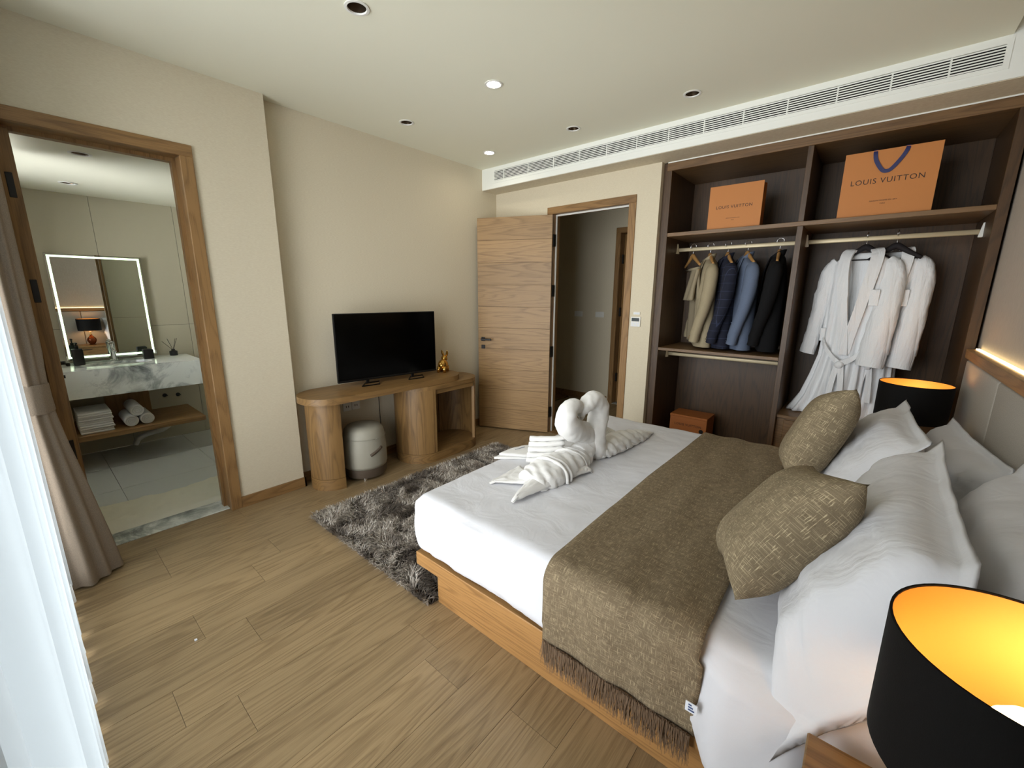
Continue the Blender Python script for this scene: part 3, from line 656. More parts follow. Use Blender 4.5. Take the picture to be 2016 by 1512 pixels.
for k in range(760):
    x = rx0 + 0.004 + (rx1 - rx0) * k / 760 + rf.uniform(-0.002, 0.002) + 0.005; y = BY_0 - 0.036 + rf.uniform(-0.006, 0.005); z0 = 0.232; L_ = rf.uniform(0.060, 0.108)
    dx, dy = rf.uniform(-0.014, 0.014), rf.uniform(-0.010, 0.006); w_ = rf.uniform(0.0007, 0.0013)
    p = [(x, y, z0), (x + dx * 0.4, y + dy * 0.5 - 0.003, z0 - L_ * 0.5), (x + dx, y + dy, z0 - L_)]
    fr.tube(p, [w_, w_, w_ * 0.6], 3, cap=False)
stuff(fr.build('fringe', M['fringe'], runner))
tg = MB().box(rx1 - 0.004 + 0.0, rx1 + 0.026, BY_0 - 0.062, BY_0 - 0.060, 0.335, 0.365).build('care_label', M['tag_white'], runner)
tg['label'] = 'small white care label'
for i in range(3): MB().box(rx1 + 0.004, rx1 + 0.020 - 0.004 * i, BY_0 - 0.0632, BY_0 - 0.0622, 0.341 + 0.008 * i, 0.345 + 0.008 * i).build('print_line', M['tag_blue'], tg)
# ---- pillows and cushions
def pillow_mesh(wd_, ht, th, flange=0.0, pinch=0.09, seed=0, n=34, wr=0.006, power=0.55, tail=None, uvm=True):
    """two skins welded at the seam; optional flat flange; local X = width, Y = height, Z = thickness"""
    mb = MB(); fw = flange
    for sgn in (1, -1):
        def fn(u, v):
            a, b_ = u * 2 - 1, v * 2 - 1
            ca = a * (1 - pinch * (1 - b_ * b_) * abs(a) ** 1.5); cb = b_ * (1 - pinch * (1 - a * a) * abs(b_) ** 1.5)
            x, y = ca * wd_ / 2, cb * ht / 2
            ia, ib = a * (1 + 2 * fw / wd_), b_ * (1 + 2 * fw / ht)
            if abs(ia) < 1 and abs(ib) < 1: z = th / 2 * ((1 - ia ** 4) * (1 - ib ** 4)) ** power
            else: z = 0.0
            edge = 1 - max(abs(a), abs(b_)) ** 12
            q = Vector((x * 3, y * 7, sgn * 2 + seed * 3.7))
            wz = wr * fbm(q, 1.6, 4) * (1.0 if z > 0.004 else 0.0)
            if fw > 0: wz2 = 0.010 * noise.noise(Vector((x * 9, y * 9, seed * 1.3)))
            else: wz2 = 0.0
            zz = sgn * max(z + wz, 0.0012 * edge) + wz2 * (1 - min(z / 0.05, 1))
            p = Vector((x, y, zz if edge > 0 else wz2))
            return tail(p) if tail else p
        mb.grid(n, n, fn, lambda u, v: (u * wd_ + 3 * (sgn < 0), v * ht))
    return mb
def basis(o, ex, ey, org):
    ex = Vector(ex).normalized(); ey = Vector(ey); ey = (ey - ex * ey.dot(ex)).normalized(); ez = ex.cross(ey)
    o.matrix_world = Matrix(((ex.x, ey.x, ez.x, org[0]), (ex.y, ey.y, ez.y, org[1]), (ex.z, ey.z, ez.z, org[2]), (0, 0, 0, 1)))
# brown cushions: corner points N (near), T (top), F, Bo measured in the room
def cushion(Nc, Tc, Fc, Bc, label, seed):
    c = (Vector(Nc) + Vector(Fc)) / 2; s = (Vector(Tc) - Vector(Nc)).length + 0.03
    o = pillow_mesh(s, s, 0.185, 0, 0.10, seed, 36, 0.004, 0.62).build('cushion', M['cushion'], None, True, weld=True)
    basis(o, Vector(Tc) - Vector(Nc), Vector(Bc) - Vector(Nc), c); return tag(o, label, 'cushion', 'taupe scatter cushions')
cushion((2.985, 1.105, 0.665), (3.189, 1.265, 0.970), (3.060, 1.625, 0.850), (2.856, 1.465, 0.545), 'taupe slub cushion nearest the window, in front of the pillows', 1)
cushion((2.985, 2.020, 0.665), (3.136, 2.132, 1.043), (3.075, 2.535, 0.945), (2.924, 2.423, 0.567), 'taupe slub cushion farther from the window, standing upright', 2)
def white_pillow(c, lean, yaw, wd_, ht, th, fl_, label, seed, roll=0.0, tail=None):
    o = pillow_mesh(wd_, ht, th, fl_, 0.05, seed, 44, 0.016, 0.5, tail).build('pillow', M['pillow'], None, True, weld=True)
    ex = Vector((math.sin(yaw), math.cos(yaw), math.tan(roll))); up = Vector((math.sin(lean) * math.cos(yaw), -math.sin(lean) * math.sin(yaw), math.cos(lean)))
    basis(o, ex, up, c); return tag(o, label, 'pillow', 'white bed pillows')
def droop(p):
    t = max(0.0, -p.x - 0.34); D = 1.1 * t + 4.0 * t * t; q = p.copy(); q.y -= 0.84 * D; q.z += 0.545 * D; q.x += 0.25 * t; return q
white_pillow((3.222, 1.425, 0.725), math.radians(33), 0.02, 0.98, 0.54, 0.19, 0.05, 'white pillow drooping over the bed edge behind the near cushion', 3, 0.02, droop)
white_pillow((3.205, 2.34, 0.715), math.radians(34), -0.03, 0.86, 0.52, 0.19, 0.05, 'white flanged pillow behind the upright far cushion', 4, -0.02)
white_pillow((3.445, 1.42, 0.725), math.radians(22), 0.03, 0.86, 0.50, 0.18, 0.04, 'white back pillow against the headboard, nearer the window', 5, 0.0)
white_pillow((3.44, 2.36, 0.665), math.radians(24), -0.06, 0.84, 0.46, 0.17, 0.04, 'white back pillow against the headboard, nearer the wardrobe', 6, -0.03)
# ================================================================ TOWEL SWANS
Z0 = BTOP + 0.004
def swan(name, label, neck, nr, body, br, flat, group, rid):
    t = thing(name, label, 'towel swan', (body[0][0], body[0][1], Z0), 0, group)
    p = spl(neck, 9); rr = [interp([(i, r) for i, r in enumerate(nr)], k / 9)[0] for k in range(len(p))]
    MB().tube(p, rr, 24, 1.0, True, wob=0.006, rid=(0.004, 0.06, 1)).build('neck', M['towel'], t, True)
    p = spl(body, 14); rr = [interp([(i, r) for i, r in enumerate(br)], k / 14)[0] for k in range(len(p))]
    mb = MB().tube(p, rr, 40, 1.0, True, up=(0, 0, 1), wob=0.008, rid=rid)
    for v in mb.v: v.z = Z0 + max(v.z - Z0, 0.0) * flat
    mb.build('body', M['towel'], t, True)
    return t
def leaf(t, name, a, b, tip, h, seed):
    """flat folded towel point: base edge a-b, running to a tip, with a raised rolled rim"""
    a, b, tip = Vector(a), Vector(b), Vector(tip)
    def fn(u, v):
        p = a.lerp(b, u).lerp(tip, v); w = 1 - v; rim = math.exp(-((u - 0.08) / 0.07) ** 2) + math.exp(-((u - 0.92) / 0.07) ** 2)
        p.z = Z0 + h * (w ** 0.5) * math.sin(PI * min(max(u, 0.02), 0.98)) ** 0.6 + 0.007 * rim * w ** 0.3 + 0.005 * noise.noise(Vector((u * 6, v * 9, seed))) + 0.004
        return p
    o = MB().grid(22, 16, fn).build(name, M['towel'], t, True); m_ = o.modifiers.new('t', 'SOLIDIFY'); m_.thickness = 0.008; return o
X1 = 2.035
s1 = swan('towel_swan', 'white towel swan nearest the window with folded tail and pleats', [(X1, 1.86, 0.565), (X1, 1.925, 0.585), (X1, 1.945, 0.635), (X1, 1.895, 0.685), (X1, 1.805, 0.720), (X1, 1.740, 0.772), (X1, 1.742, 0.828), (X1, 1.795, 0.853), (X1 + 0.003, 1.850, 0.828), (X1 + 0.006, 1.866, 0.790), (X1 + 0.008, 1.858, 0.768)],
          [0.060, 0.064, 0.060, 0.060, 0.062, 0.060, 0.050, 0.042, 0.032, 0.022, 0.010],
          [(X1 + 0.0, 1.965, Z0 + 0.035), (X1 + 0.0, 1.90, Z0 + 0.045), (X1 + 0.005, 1.78, Z0 + 0.04), (X1 + 0.0, 1.66, Z0 + 0.035), (X1 - 0.01, 1.55, Z0 + 0.028), (X1 - 0.02, 1.46, Z0 + 0.015)],
          [0.030, 0.066, 0.084, 0.098, 0.100, 0.075], 0.80, 'towel swans on the bed', (0.010, 0.42, 1))
leaf(s1, 'tail_point', (X1 + 0.085, 1.56, Z0), (X1 - 0.045, 1.50, Z0), (X1 + 0.022, 1.285, Z0), 0.052, 1)
leaf(s1, 'tail_point', (X1 - 0.01, 1.48, Z0), (X1 - 0.20, 1.60, Z0), (X1 - 0.188, 1.36, Z0), 0.022, 2)
for yy, rr_, tw in ((1.575, 0.106, 0.02), (1.600, 0.106, 0.025), (1.755, 0.094, 0.035), (1.80, 0.086, 0.03)):
    pth = [(X1 + math.cos(a) * rr_, yy + tw * math.cos(a) + 0.008 * math.sin(3 * a), Z0 + 0.006 + max(0.0, math.sin(a)) * (rr_ * 0.80 + 0.025)) for a in [PI * k / 22 for k in range(23)]]
    MB().tube(pth, 0.008, 8, 1.0, wob=0.005).build('cuff_fold', M['towel'], s1, True)
leaf(s1, 'side_fold', (X1 + 0.04, 1.84, Z0), (X1 + 0.10, 1.68, Z0), (X1 + 0.125, 1.80, Z0), 0.045, 3)
X2 = 2.065
s2 = swan('towel_swan', 'white towel swan farther from the window, tail towards the wardrobe', [(X2, 2.06, 0.56), (X2, 2.005, 0.565), (X2, 1.985, 0.62), (X2, 1.990, 0.69), (X2, 2.012, 0.755), (X2, 2.002, 0.820), (X2, 1.950, 0.860), (X2 - 0.005, 1.892, 0.850), (X2 - 0.01, 1.858, 0.815), (X2 - 0.012, 1.850, 0.785)],
          [0.058, 0.060, 0.058, 0.058, 0.058, 0.056, 0.050, 0.042, 0.030, 0.012],
          [(X2 + 0.01, 1.985, Z0 + 0.03), (X2 + 0.012, 2.06, Z0 + 0.04), (X2 + 0.015, 2.18, Z0 + 0.036), (X2 + 0.03, 2.32, Z0 + 0.028), (X2 + 0.055, 2.46, Z0 + 0.016), (X2 + 0.08, 2.62, Z0 + 0.005)],
          [0.040, 0.068, 0.078, 0.070, 0.050, 0.006], 0.8, 'towel swans on the bed', (0.009, 0.36, -1))
leaf(s2, 'side_fold', (X2 + 0.0, 2.34, Z0), (X2 + 0.10, 2.20, Z0), (X2 + 0.105, 2.40, Z0), 0.045, 4)
leaf(s2, 'side_fold', (X2 + 0.0, 2.30, Z0), (X2 - 0.09, 2.22, Z0), (X2 - 0.04, 2.56, Z0), 0.05, 5)
pf = MB()   # fan of pleats standing behind the far swan's neck
for k in range(8):
    y0 = 2.08 + 0.026 * k
    pf.tube(spl([(X2 - 0.03, y0, Z0 + 0.05), (X2 - 0.06, y0 + 0.025, Z0 + 0.125 - 0.008 * k), (X2 - 0.085, y0 + 0.045, Z0 + 0.19 - 0.018 * k)], 4), [0.022, 0.024, 0.024, 0.024, 0.022, 0.020, 0.018, 0.016, 0.012], 10, 0.6, wob=0.004)
pf.build('pleated_wing', M['towel'], s2, True)
# accordion folded hand towel leaning on the near swan, and a flat folded one with stitched name
ac = thing('hand_towel', 'white hand towel folded into accordion pleats beside the near swan', 'towel', (1.95, 1.77, Z0))
for k in range(5):
    z = Z0 + 0.030 + 0.026 * k; xx = 1.90 - 0.004 * k; y0 = 1.70 + 0.012 * k
    pth = spl([(xx - 0.055, y0 - 0.05, z), (xx + 0.03, y0, z + 0.006), (xx + 0.10, y0 + 0.06, z + 0.012)], 5)
    MB().tube(pth, 0.019, 10, 0.72, up=(0, 0, 1), wob=0.004).build('pleat', M['towel'], ac, True)
ft = thing('face_towel', 'flat folded white face towel with dark stitched lettering at the bed foot', 'towel', (1.74, 1.72, Z0))
MB().prism([(1.655, 1.600), (1.80, 1.72), (1.84, 1.80), (1.75, 1.90), (1.70, 1.86), (1.66, 1.72)], Z0, Z0 + 0.012).build('lower_fold', M['towel'], ft)
pt = MB().grid(10, 10, lambda u, v: (1.665 + 0.14 * u + 0.03 * v, 1.63 + 0.08 * u + 0.21 * v, Z0 + 0.026 + 0.008 * math.sin(PI * v) + 0.004 * noise.noise(Vector((u * 5, v * 5, 3))))).build('upper_fold', M['towel'], ft, True)
md = pt.modifiers.new('thick', 'SOLIDIFY'); md.thickness = 0.014; md.offset = -1
def text_mesh(body, size, mat, parent, mat4, ext=0.0004, name='lettering', spacing=1.0, align='CENTER'):
    cu = bpy.data.curves.new('txt', 'FONT'); cu.body = body; cu.size = size; cu.align_x = align; cu.extrude = ext; cu.space_character = spacing; cu.resolution_u = 3
    t = bpy.data.objects.new('txt', cu); COL.objects.link(t)
    dg = bpy.context.evaluated_depsgraph_get(); me = bpy.data.meshes.new_from_object(t.evaluated_get(dg))
    bpy.data.objects.remove(t, do_unlink=True); bpy.data.curves.remove(cu)
    me.materials.clear(); me.materials.append(mat); o = bpy.data.objects.new(name, me); COL.objects.link(o); o.parent = parent
    off = offset(parent) if parent else Vector((0, 0, 0)); mm = Matrix(mat4); mm.translation = mm.translation - off; o.matrix_local = mm; return o
def frame4(ex, ey, org):
    ex = Vector(ex).normalized(); ey = Vector(ey).normalized(); ez = ex.cross(ey)
    return Matrix(((ex.x, ey.x, ez.x, org[0]), (ex.y, ey.y, ez.y, org[1]), (ex.z, ey.z, ez.z, org[2]), (0, 0, 0, 1)))
zz = [(1.712 + 0.0025 * (k % 2) + 0.0006 * k, 1.712 + 0.0030 * k, Z0 + 0.0375) for k in range(24)]
MB().tube(zz, 0.0011, 5).build('stitched_mark', M['tag_blue'], ft)
# ================================================================ NIGHTSTANDS AND LAMPS
def nightstand(y0, y1, label):
    t = thing('nightstand', label, 'nightstand', (3.33, (y0 + y1) / 2, 0), 0, 'bedside nightstands')
    MB().box(3.165, XR - 0.05, y0, y1, 0.465, 0.495, 0.003, 1).build('top', M['oak_x'], t)
    MB().box(3.185, XR - 0.05, y0 + 0.012, y1 - 0.012, 0.22, 0.465).build('body', M['oak_x'], t)
    d = MB().box(3.173, 3.185, y0 + 0.016, y1 - 0.016, 0.24, 0.455, 0.002, 1).build('drawer_front', M['oak_y'], t)
    MB().box(3.165, 3.174, (y0 + y1) / 2 - 0.06, (y0 + y1) / 2 + 0.06, 0.425, 0.435, 0.002, 1).build('pull', M['black'], d)
    MB().box(3.24, XR - 0.05, y0 + 0.06, y1 - 0.06, 0.0, 0.22).build('plinth', M['oak_x'], t)
nightstand(0.44, 0.972, 'oak nightstand under the near table lamp'); nightstand(2.90, 3.425, 'oak nightstand under the far table lamp beside the wardrobe')
def lamp(x, y, label, zt=0.952):
    t = thing('table_lamp', label, 'lamp', (x, y, 0.496), 0, 'bedside table lamps'); h = zt - 0.496
    n = 56; zb = h - 0.205
    def ring(r, z): return [(r * math.cos(2 * PI * k / n), r * math.sin(2 * PI * k / n), z) for k in range(n)]
    MB().loft([ring(0.150, zb + 0.002), ring(0.150, zb), ring(0.153, zb), ring(0.155, h), ring(0.1515, h), ring(0.1515, h - 0.004)], cap=False).build('lamp_shade', M['black_fabric'], t, True, True, 40, recalc=False)
    MB().loft([ring(0.1497, zb + 0.001), ring(0.1513, h - 0.003)], cap=False).build('shade_lining', M['gold_lining'], t, True, True, recalc=False)
    MB().lathe([(0.045, 0.0), (0.048, 0.006), (0.030, 0.012), (0.045, 0.03), (0.062, 0.065), (0.064, 0.09), (0.055, 0.115), (0.034, 0.14), (0.018, 0.16), (0.016, 0.178)], (0, 0, 0), 36).build('base', M['copper_glass'], t, True, True, 40)
    MB().lathe([(0.019, 0.178), (0.019, 0.184), (0.009, 0.186), (0.009, 0.225)], (0, 0, 0), 20).build('neck', M['brass'], t, True, True, 40)
    MB().lathe([(0.016, 0.222), (0.016, 0.272), (0.013, 0.274)], (0, 0, 0), 20).build('socket', M['white_plastic'], t, True, True, 40)
    MB().lathe([(0.012, 0.274), (0.018, 0.284), (0.034, 0.305), (0.038, 0.328), (0.034, 0.350), (0.020, 0.366), (0.004, 0.371)], (0, 0, 0), 24).build('bulb', M['bulb'], t, True, True)
    sp = MB()
    for k in range(3):
        a = 2 * PI * k / 3 + 0.4; sp.tube([(0.015 * math.cos(a), 0.015 * math.sin(a), 0.228), (0.148 * math.cos(a), 0.148 * math.sin(a), zb + 0.006)], 0.0018, 6)
    sp.build('spider', M['brass'], t, True, True)
lamp(3.382, 0.80, 'black drum lamp with gold lining in the foreground'); lamp(3.385, 3.15, 'black drum lamp with gold lining beside the wardrobe')
# ================================================================ SHAGGY RUG
rug = thing('shag_rug', 'grey mottled shaggy rug on the floor at the bed foot', 'rug', (1.2, 1.9, 0))
RX0, RX1, RY0, RY1 = 0.60, 1.77, 1.02, 2.76
MB().box(RX0 + 0.02, RX1, RY0 + 0.02, RY1 - 0.02, 0.0, 0.008).build('backing', M['backing'], rug)
pm = MB(); rr = random.Random(11); V = []; F_ = []; TONE = []
def strand(x, y):
    a = 2.6 * noise.noise(Vector((x * 6, y * 6, 0.5))) * PI + rr.uniform(-1.0, 1.0); L_ = rr.uniform(0.034, 0.058); lean = rr.uniform(0.35, 1.0); w_ = rr.uniform(0.0016, 0.0032)
    if x < RX0 + 0.03 and rr.random() < 0.7: a = PI + rr.uniform(-0.9, 0.9)
    if y < RY0 + 0.03 and rr.random() < 0.7: a = -PI / 2 + rr.uniform(-0.9, 0.9)
    if y > RY1 - 0.03 and rr.random() < 0.7: a = PI / 2 + rr.uniform(-0.9, 0.9)
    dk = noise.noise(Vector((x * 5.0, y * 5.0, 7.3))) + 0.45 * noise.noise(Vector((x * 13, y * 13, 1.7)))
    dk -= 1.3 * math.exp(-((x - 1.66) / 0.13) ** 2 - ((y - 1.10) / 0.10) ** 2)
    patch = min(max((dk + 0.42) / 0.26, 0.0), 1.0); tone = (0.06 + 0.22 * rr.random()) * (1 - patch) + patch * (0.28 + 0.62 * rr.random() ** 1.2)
    dx, dy = math.cos(a), math.sin(a); px, py = -dy * w_, dx * w_; n = len(V); z0 = 0.003
    m1 = (x + dx * L_ * lean * 0.35, y + dy * L_ * lean * 0.35, z0 + L_ * 0.6); m2 = (x + dx * L_ * lean, y + dy * L_ * lean, z0 + L_ * (1.0 - 0.35 * lean))
    V.extend([(x - px, y - py, z0), (x + px, y + py, z0), (m1[0] - px, m1[1] - py, m1[2]), (m1[0] + px, m1[1] + py, m1[2]), m2]); TONE.extend([tone * 0.8, tone * 0.8, tone, tone, min(1, tone * 1.15)])
    F_.extend([(n, n + 1, n + 3, n + 2), (n + 2, n + 3, n + 4)])
for k in range(68000):
    x = rr.uniform(RX0, RX1); y = rr.uniform(RY0, RY1)
    if x > 1.74 and y > 1.10: continue
    strand(x, y)
pm.v = [Vector(v) for v in V]; pm.f = [list(f) for f in F_]
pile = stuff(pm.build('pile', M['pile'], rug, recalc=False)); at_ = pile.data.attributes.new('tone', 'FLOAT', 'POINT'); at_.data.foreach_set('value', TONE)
# ================================================================ WARDROBE
CY0, CY1 = 3.47, 4.03
wr_ = thing('wardrobe', 'built-in open oak wardrobe with shelves, rails and a low drawer unit', 'wardrobe', (2.69, 3.75, 0))
def part(name, mat, *bx, parent=None, r=0.0015):
    b = MB()
    for q in bx: b.box(*q, r, 1)
    return b.build(name, M[mat], parent or wr_)
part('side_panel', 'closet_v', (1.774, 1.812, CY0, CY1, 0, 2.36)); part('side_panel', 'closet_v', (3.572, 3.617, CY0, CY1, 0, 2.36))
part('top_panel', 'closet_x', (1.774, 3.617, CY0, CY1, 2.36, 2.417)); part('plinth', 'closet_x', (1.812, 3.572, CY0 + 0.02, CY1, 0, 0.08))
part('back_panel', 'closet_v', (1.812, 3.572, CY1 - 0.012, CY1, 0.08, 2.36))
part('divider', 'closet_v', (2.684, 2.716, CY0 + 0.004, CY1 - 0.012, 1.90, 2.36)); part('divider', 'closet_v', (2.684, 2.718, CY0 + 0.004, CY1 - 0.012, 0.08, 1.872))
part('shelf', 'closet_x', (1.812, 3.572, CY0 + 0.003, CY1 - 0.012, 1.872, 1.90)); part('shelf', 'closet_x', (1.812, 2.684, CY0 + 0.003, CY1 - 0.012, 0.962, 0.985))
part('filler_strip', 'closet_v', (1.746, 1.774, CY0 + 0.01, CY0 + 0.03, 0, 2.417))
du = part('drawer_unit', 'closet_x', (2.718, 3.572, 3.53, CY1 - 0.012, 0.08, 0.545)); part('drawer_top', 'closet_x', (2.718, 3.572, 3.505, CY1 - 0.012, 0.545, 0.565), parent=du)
for a, b_ in ((2.765, 3.145), (3.150, 3.535)):
    for z0, z1 in ((0.10, 0.31), (0.315, 0.53)): part('drawer_front', 'closet_x', (a, b_, 3.517, 3.53, z0, z1), parent=du, r=0.003)
# ---- rails with wedge brackets
def rail(x0, x1, y, z, label):
    t = thing('clothes_rail', label, 'rail', ((x0 + x1) / 2, y, z), 0, 'wardrobe rails')
    MB().box(x0 + 0.012, x1 - 0.012, y - 0.007, y + 0.007, z - 0.016, z + 0.014, 0.006, 3).build('tube', M['rod'], t, True, angle=40)
    for xb, s in ((x0, 1), (x1, -1)):
        pr = [(xb, y - 0.008, z + 0.05), (xb + 0.014 * s, y - 0.012, z - 0.032), (xb, y - 0.024, z - 0.032), (xb, y + 0.008, z + 0.05), (xb + 0.014 * s, y + 0.012, z - 0.032), (xb, y + 0.024, z - 0.032), (xb + 0.018 * s, y - 0.010, z - 0.028), (xb + 0.018 * s, y + 0.010, z - 0.028), (xb + 0.006 * s, y - 0.006, z + 0.048), (xb + 0.006 * s, y + 0.006, z + 0.048)]
        bm = bmesh.new(); vv = [bm.verts.new(p) for p in pr]; bmesh.ops.convex_hull(bm, input=vv); MB().bm(bm).build('bracket', M['white_plastic'] if x1 > 3 else M['rod'], t)
rail(1.812, 2.684, 3.73, 1.79, 'champagne rail carrying the suit jackets'); rail(2.718, 3.572, 3.73, 1.79, 'champagne rail carrying the white robes'); rail(1.812, 2.684, 3.68, 0.915, 'empty champagne rail below the jackets shelf')
RZ = 1.805
# ---- hangers and clothes
def hanger(x, a, matb, label, w_=0.20, group='wooden suit hangers', ext=0.0, bar=False):
    t = thing('hanger', label, 'hanger', (x, 3.73, RZ), a - PI / 2, group)
    hk = [(0, -0.004, -0.012), (0, -0.021, -0.006), (0, -0.022, 0.012), (0, 0.0, 0.026), (0, 0.020, 0.014), (0, 0.016, -0.012), (0, 0.002, -0.028), (0, 0.0, -0.075)]
    MB().tube(spl(hk, 4), 0.0022, 6).build('hook', M['chrome'], t, True, True)
    pth = [(-w_, 0, -0.150 - ext), (-w_ * 0.6, 0, -0.118 - ext), (-w_ * 0.25, 0, -0.088), (0, 0, -0.070), (w_ * 0.25, 0, -0.088), (w_ * 0.6, 0, -0.118 - ext), (w_, 0, -0.150 - ext)]
    MB().tube(spl(pth, 4), [0.008 + 0.008 * (1 - abs(i - 12) / 12) for i in range(25)], 8, 1.3, up=(0, 0, 1)).build('shoulder_bar', matb, t, True, True)
    MB().tube([(-w_ * 0.92, 0, -0.150 - ext), (w_ * 0.92, 0, -0.150 - ext - 0.0)] if not bar else [(-w_ * 0.95, 0, -0.19), (w_ * 0.95, 0, -0.19)], 0.004, 6).build('trouser_bar', matb, t, True, True)
    return t
def ring_el(hx, dy, z, n=28, cy=0.0, cx=0.0, fold=0.0, k=7, ph=0.0):
    out = []
    for i in range(n):
        a = 2 * PI * i / n; c, s = math.cos(a), math.sin(a); e = 0.75
        f = 1 + fold * math.sin(k * a + ph)
        out.append((cx + hx * math.copysign(abs(c) ** e, c) * (1 + 0.15 * fold * math.sin(k * a + ph)), cy + dy * math.copysign(abs(s) ** e, s) * f, z))
    return out
def jacket(x, a, mat, lap, label, L_=0.78, sw=0.20, seed=0, buttons=True, light_btn=False):
    t = thing('suit_jacket', label, 'jacket', (x, 3.73, RZ), a - PI / 2, 'suit jackets on the rail'); rr = random.Random(seed)
    secs = [(-0.098, 0.050, 0.034), (-0.118, 0.085, 0.046), (-0.140, 0.135, 0.052), (-0.165, 0.178, 0.056), (-0.20, 0.196, 0.062), (-0.26, 0.192, 0.070), (-0.36, 0.180, 0.078), (-0.48, 0.178, 0.076), (-0.62, 0.190, 0.074), (-L_, 0.198, 0.072), (-L_ - 0.002, 0.19, 0.066)]
    MB().loft([ring_el(h * sw / 0.2, d, z, 32, 0, 0, 0.10 if z < -0.3 else 0.03, 5, seed) for z, h, d in secs]).build('body', mat, t, True, True, 60)
    for s in (1, -1):
        p = spl([(s * 0.165, 0, -0.175), (s * 0.205, -0.006, -0.235), (s * 0.222, -0.018, -0.36), (s * 0.215, -0.040, -0.50), (s * 0.195, -0.075, -0.66 if s > 0 else -0.64), (s * 0.185, -0.088, -L_ + 0.045)], 4)
        n = len(p); rad = [interp([(0, 0.045), (0.15, 0.062), (0.4, 0.060), (0.7, 0.050), (1.0, 0.047)], i / (n - 1))[0] for i in range(n)]
        sl = MB().tube(p, rad, 16, 0.80, up=(0, 1, 0), wob=0.006).build('sleeve', mat, t, True, True, 60)
        if buttons and s > 0:
            for k in range(4): MB().lathe([(0.0055, 0.0), (0.0055, 0.003)], (0.158 + 0.002 * k, -0.125 + 0.006 * k, -L_ + 0.07 + 0.016 * k), 10, 'Y').build('button', M['chrome' if light_btn else 'tag_white'] if light_btn is not None else M['hanger_wood'], sl, local=True)
    cp = spl([(-0.052, -0.050, -0.125), (-0.060, -0.005, -0.090), (-0.035, 0.034, -0.078), (0.035, 0.034, -0.078), (0.060, -0.005, -0.090), (0.052, -0.050, -0.125)], 4)
    MB().ribbon(cp, (0, 0.25, 1), 0.042, 0.006).build('collar', mat, t, True, True, 50)
    for s in (1, -1):
        lp = spl([(s * 0.055, -0.050, -0.115), (s * 0.060, -0.078, -0.20), (s * 0.038, -0.090, -0.32), (s * 0.004, -0.092, -0.44)], 4)
        MB().ribbon(lp, (s * 1.0, 0.15, 0.25), [0.030 + 0.045 * math.sin(PI * min(1, (i + 2) / 13)) for i in range(len(lp))], 0.005).build('lapel', mat, t, True, True, 50)
    vp = [(0.0, -0.066, -0.13), (0.03, -0.072, -0.2), (0.0, -0.088, -0.42), (-0.03, -0.072, -0.2)]
    MB().add(vp, [(0, 1, 2, 3)]).build('shirt_opening', lap, t, local=True)
    MB().box(0.06, 0.15, -0.084, -0.076, -0.60, -0.59, 0.001, 1).build('pocket_flap', mat, t, local=True)
    return t
WOODH = ['wooden hanger holding the beige trousers', 'wooden hanger inside the beige jacket', 'wooden hanger inside the navy checked jacket', 'wooden hanger inside the light blue jacket', 'wooden hanger inside the black jacket']
HX = [1.945, 2.08, 2.211, 2.351, 2.562]; A_ = [math.radians(v) for v in (34, 24, 24, 26, 7)]
for x, a, l in zip(HX, A_, WOODH): hanger(x, a, M['hanger_wood'], l, bar=True)
jacket(2.08, A_[1], M['beige_suit'], M['lining'], 'beige suit jacket on the rail beside the trousers', 0.80, 0.2, 1, True, None)
jacket(2.211, A_[2], M['navy_suit'], M['lining'], 'navy windowpane checked suit jacket', 0.80, 0.2, 2, True, True)
jacket(2.351, A_[3], M['blue_suit'], M['lining'], 'light blue suit jacket next to the navy one', 0.80, 0.2, 3, True, True)
jacket(2.562, A_[4], M['black_suit'], M['lining'], 'black suit jacket at the end of the rail by the divider', 0.795, 0.2, 4, False)
tr = thing('trousers', 'beige trousers folded over a hanger at the end of the rail', 'trousers', (1.945, 3.73, RZ), A_[0] - PI / 2)
def sheet(name, z0, z1, x0, x1, yo, th, seed):
    g_ = MB().grid(8, 16, lambda u, v: (x0 + (x1 - x0) * u + 0.010 * math.sin(v * 3 + seed), yo(v) + 0.006 * math.sin(u * 9 + seed + v * 4), z0 + (z1 - z0) * v)).build(name, M['beige_trouser'], tr, True, True)
    m_ = g_.modifiers.new('t', 'SOLIDIFY'); m_.thickness = th
sheet('long_leg', -0.180, -0.77, -0.10, 0.13, lambda v: 0.010 + 0.028 * v, 0.022, 0); sheet('long_leg', -0.184, -0.75, -0.02, 0.17, lambda v: 0.016 + 0.06 * v, 0.020, 2)
sheet('waist_fold', -0.180, -0.43, 0.0, 0.17, lambda v: -0.012 - 0.030 * v, 0.026, 1)
MB().tube([(-0.11, 0, -0.180), (0.17, 0, -0.180)], 0.020, 12, 0.7).build('fold_edge', M['beige_trouser'], tr, True, True)
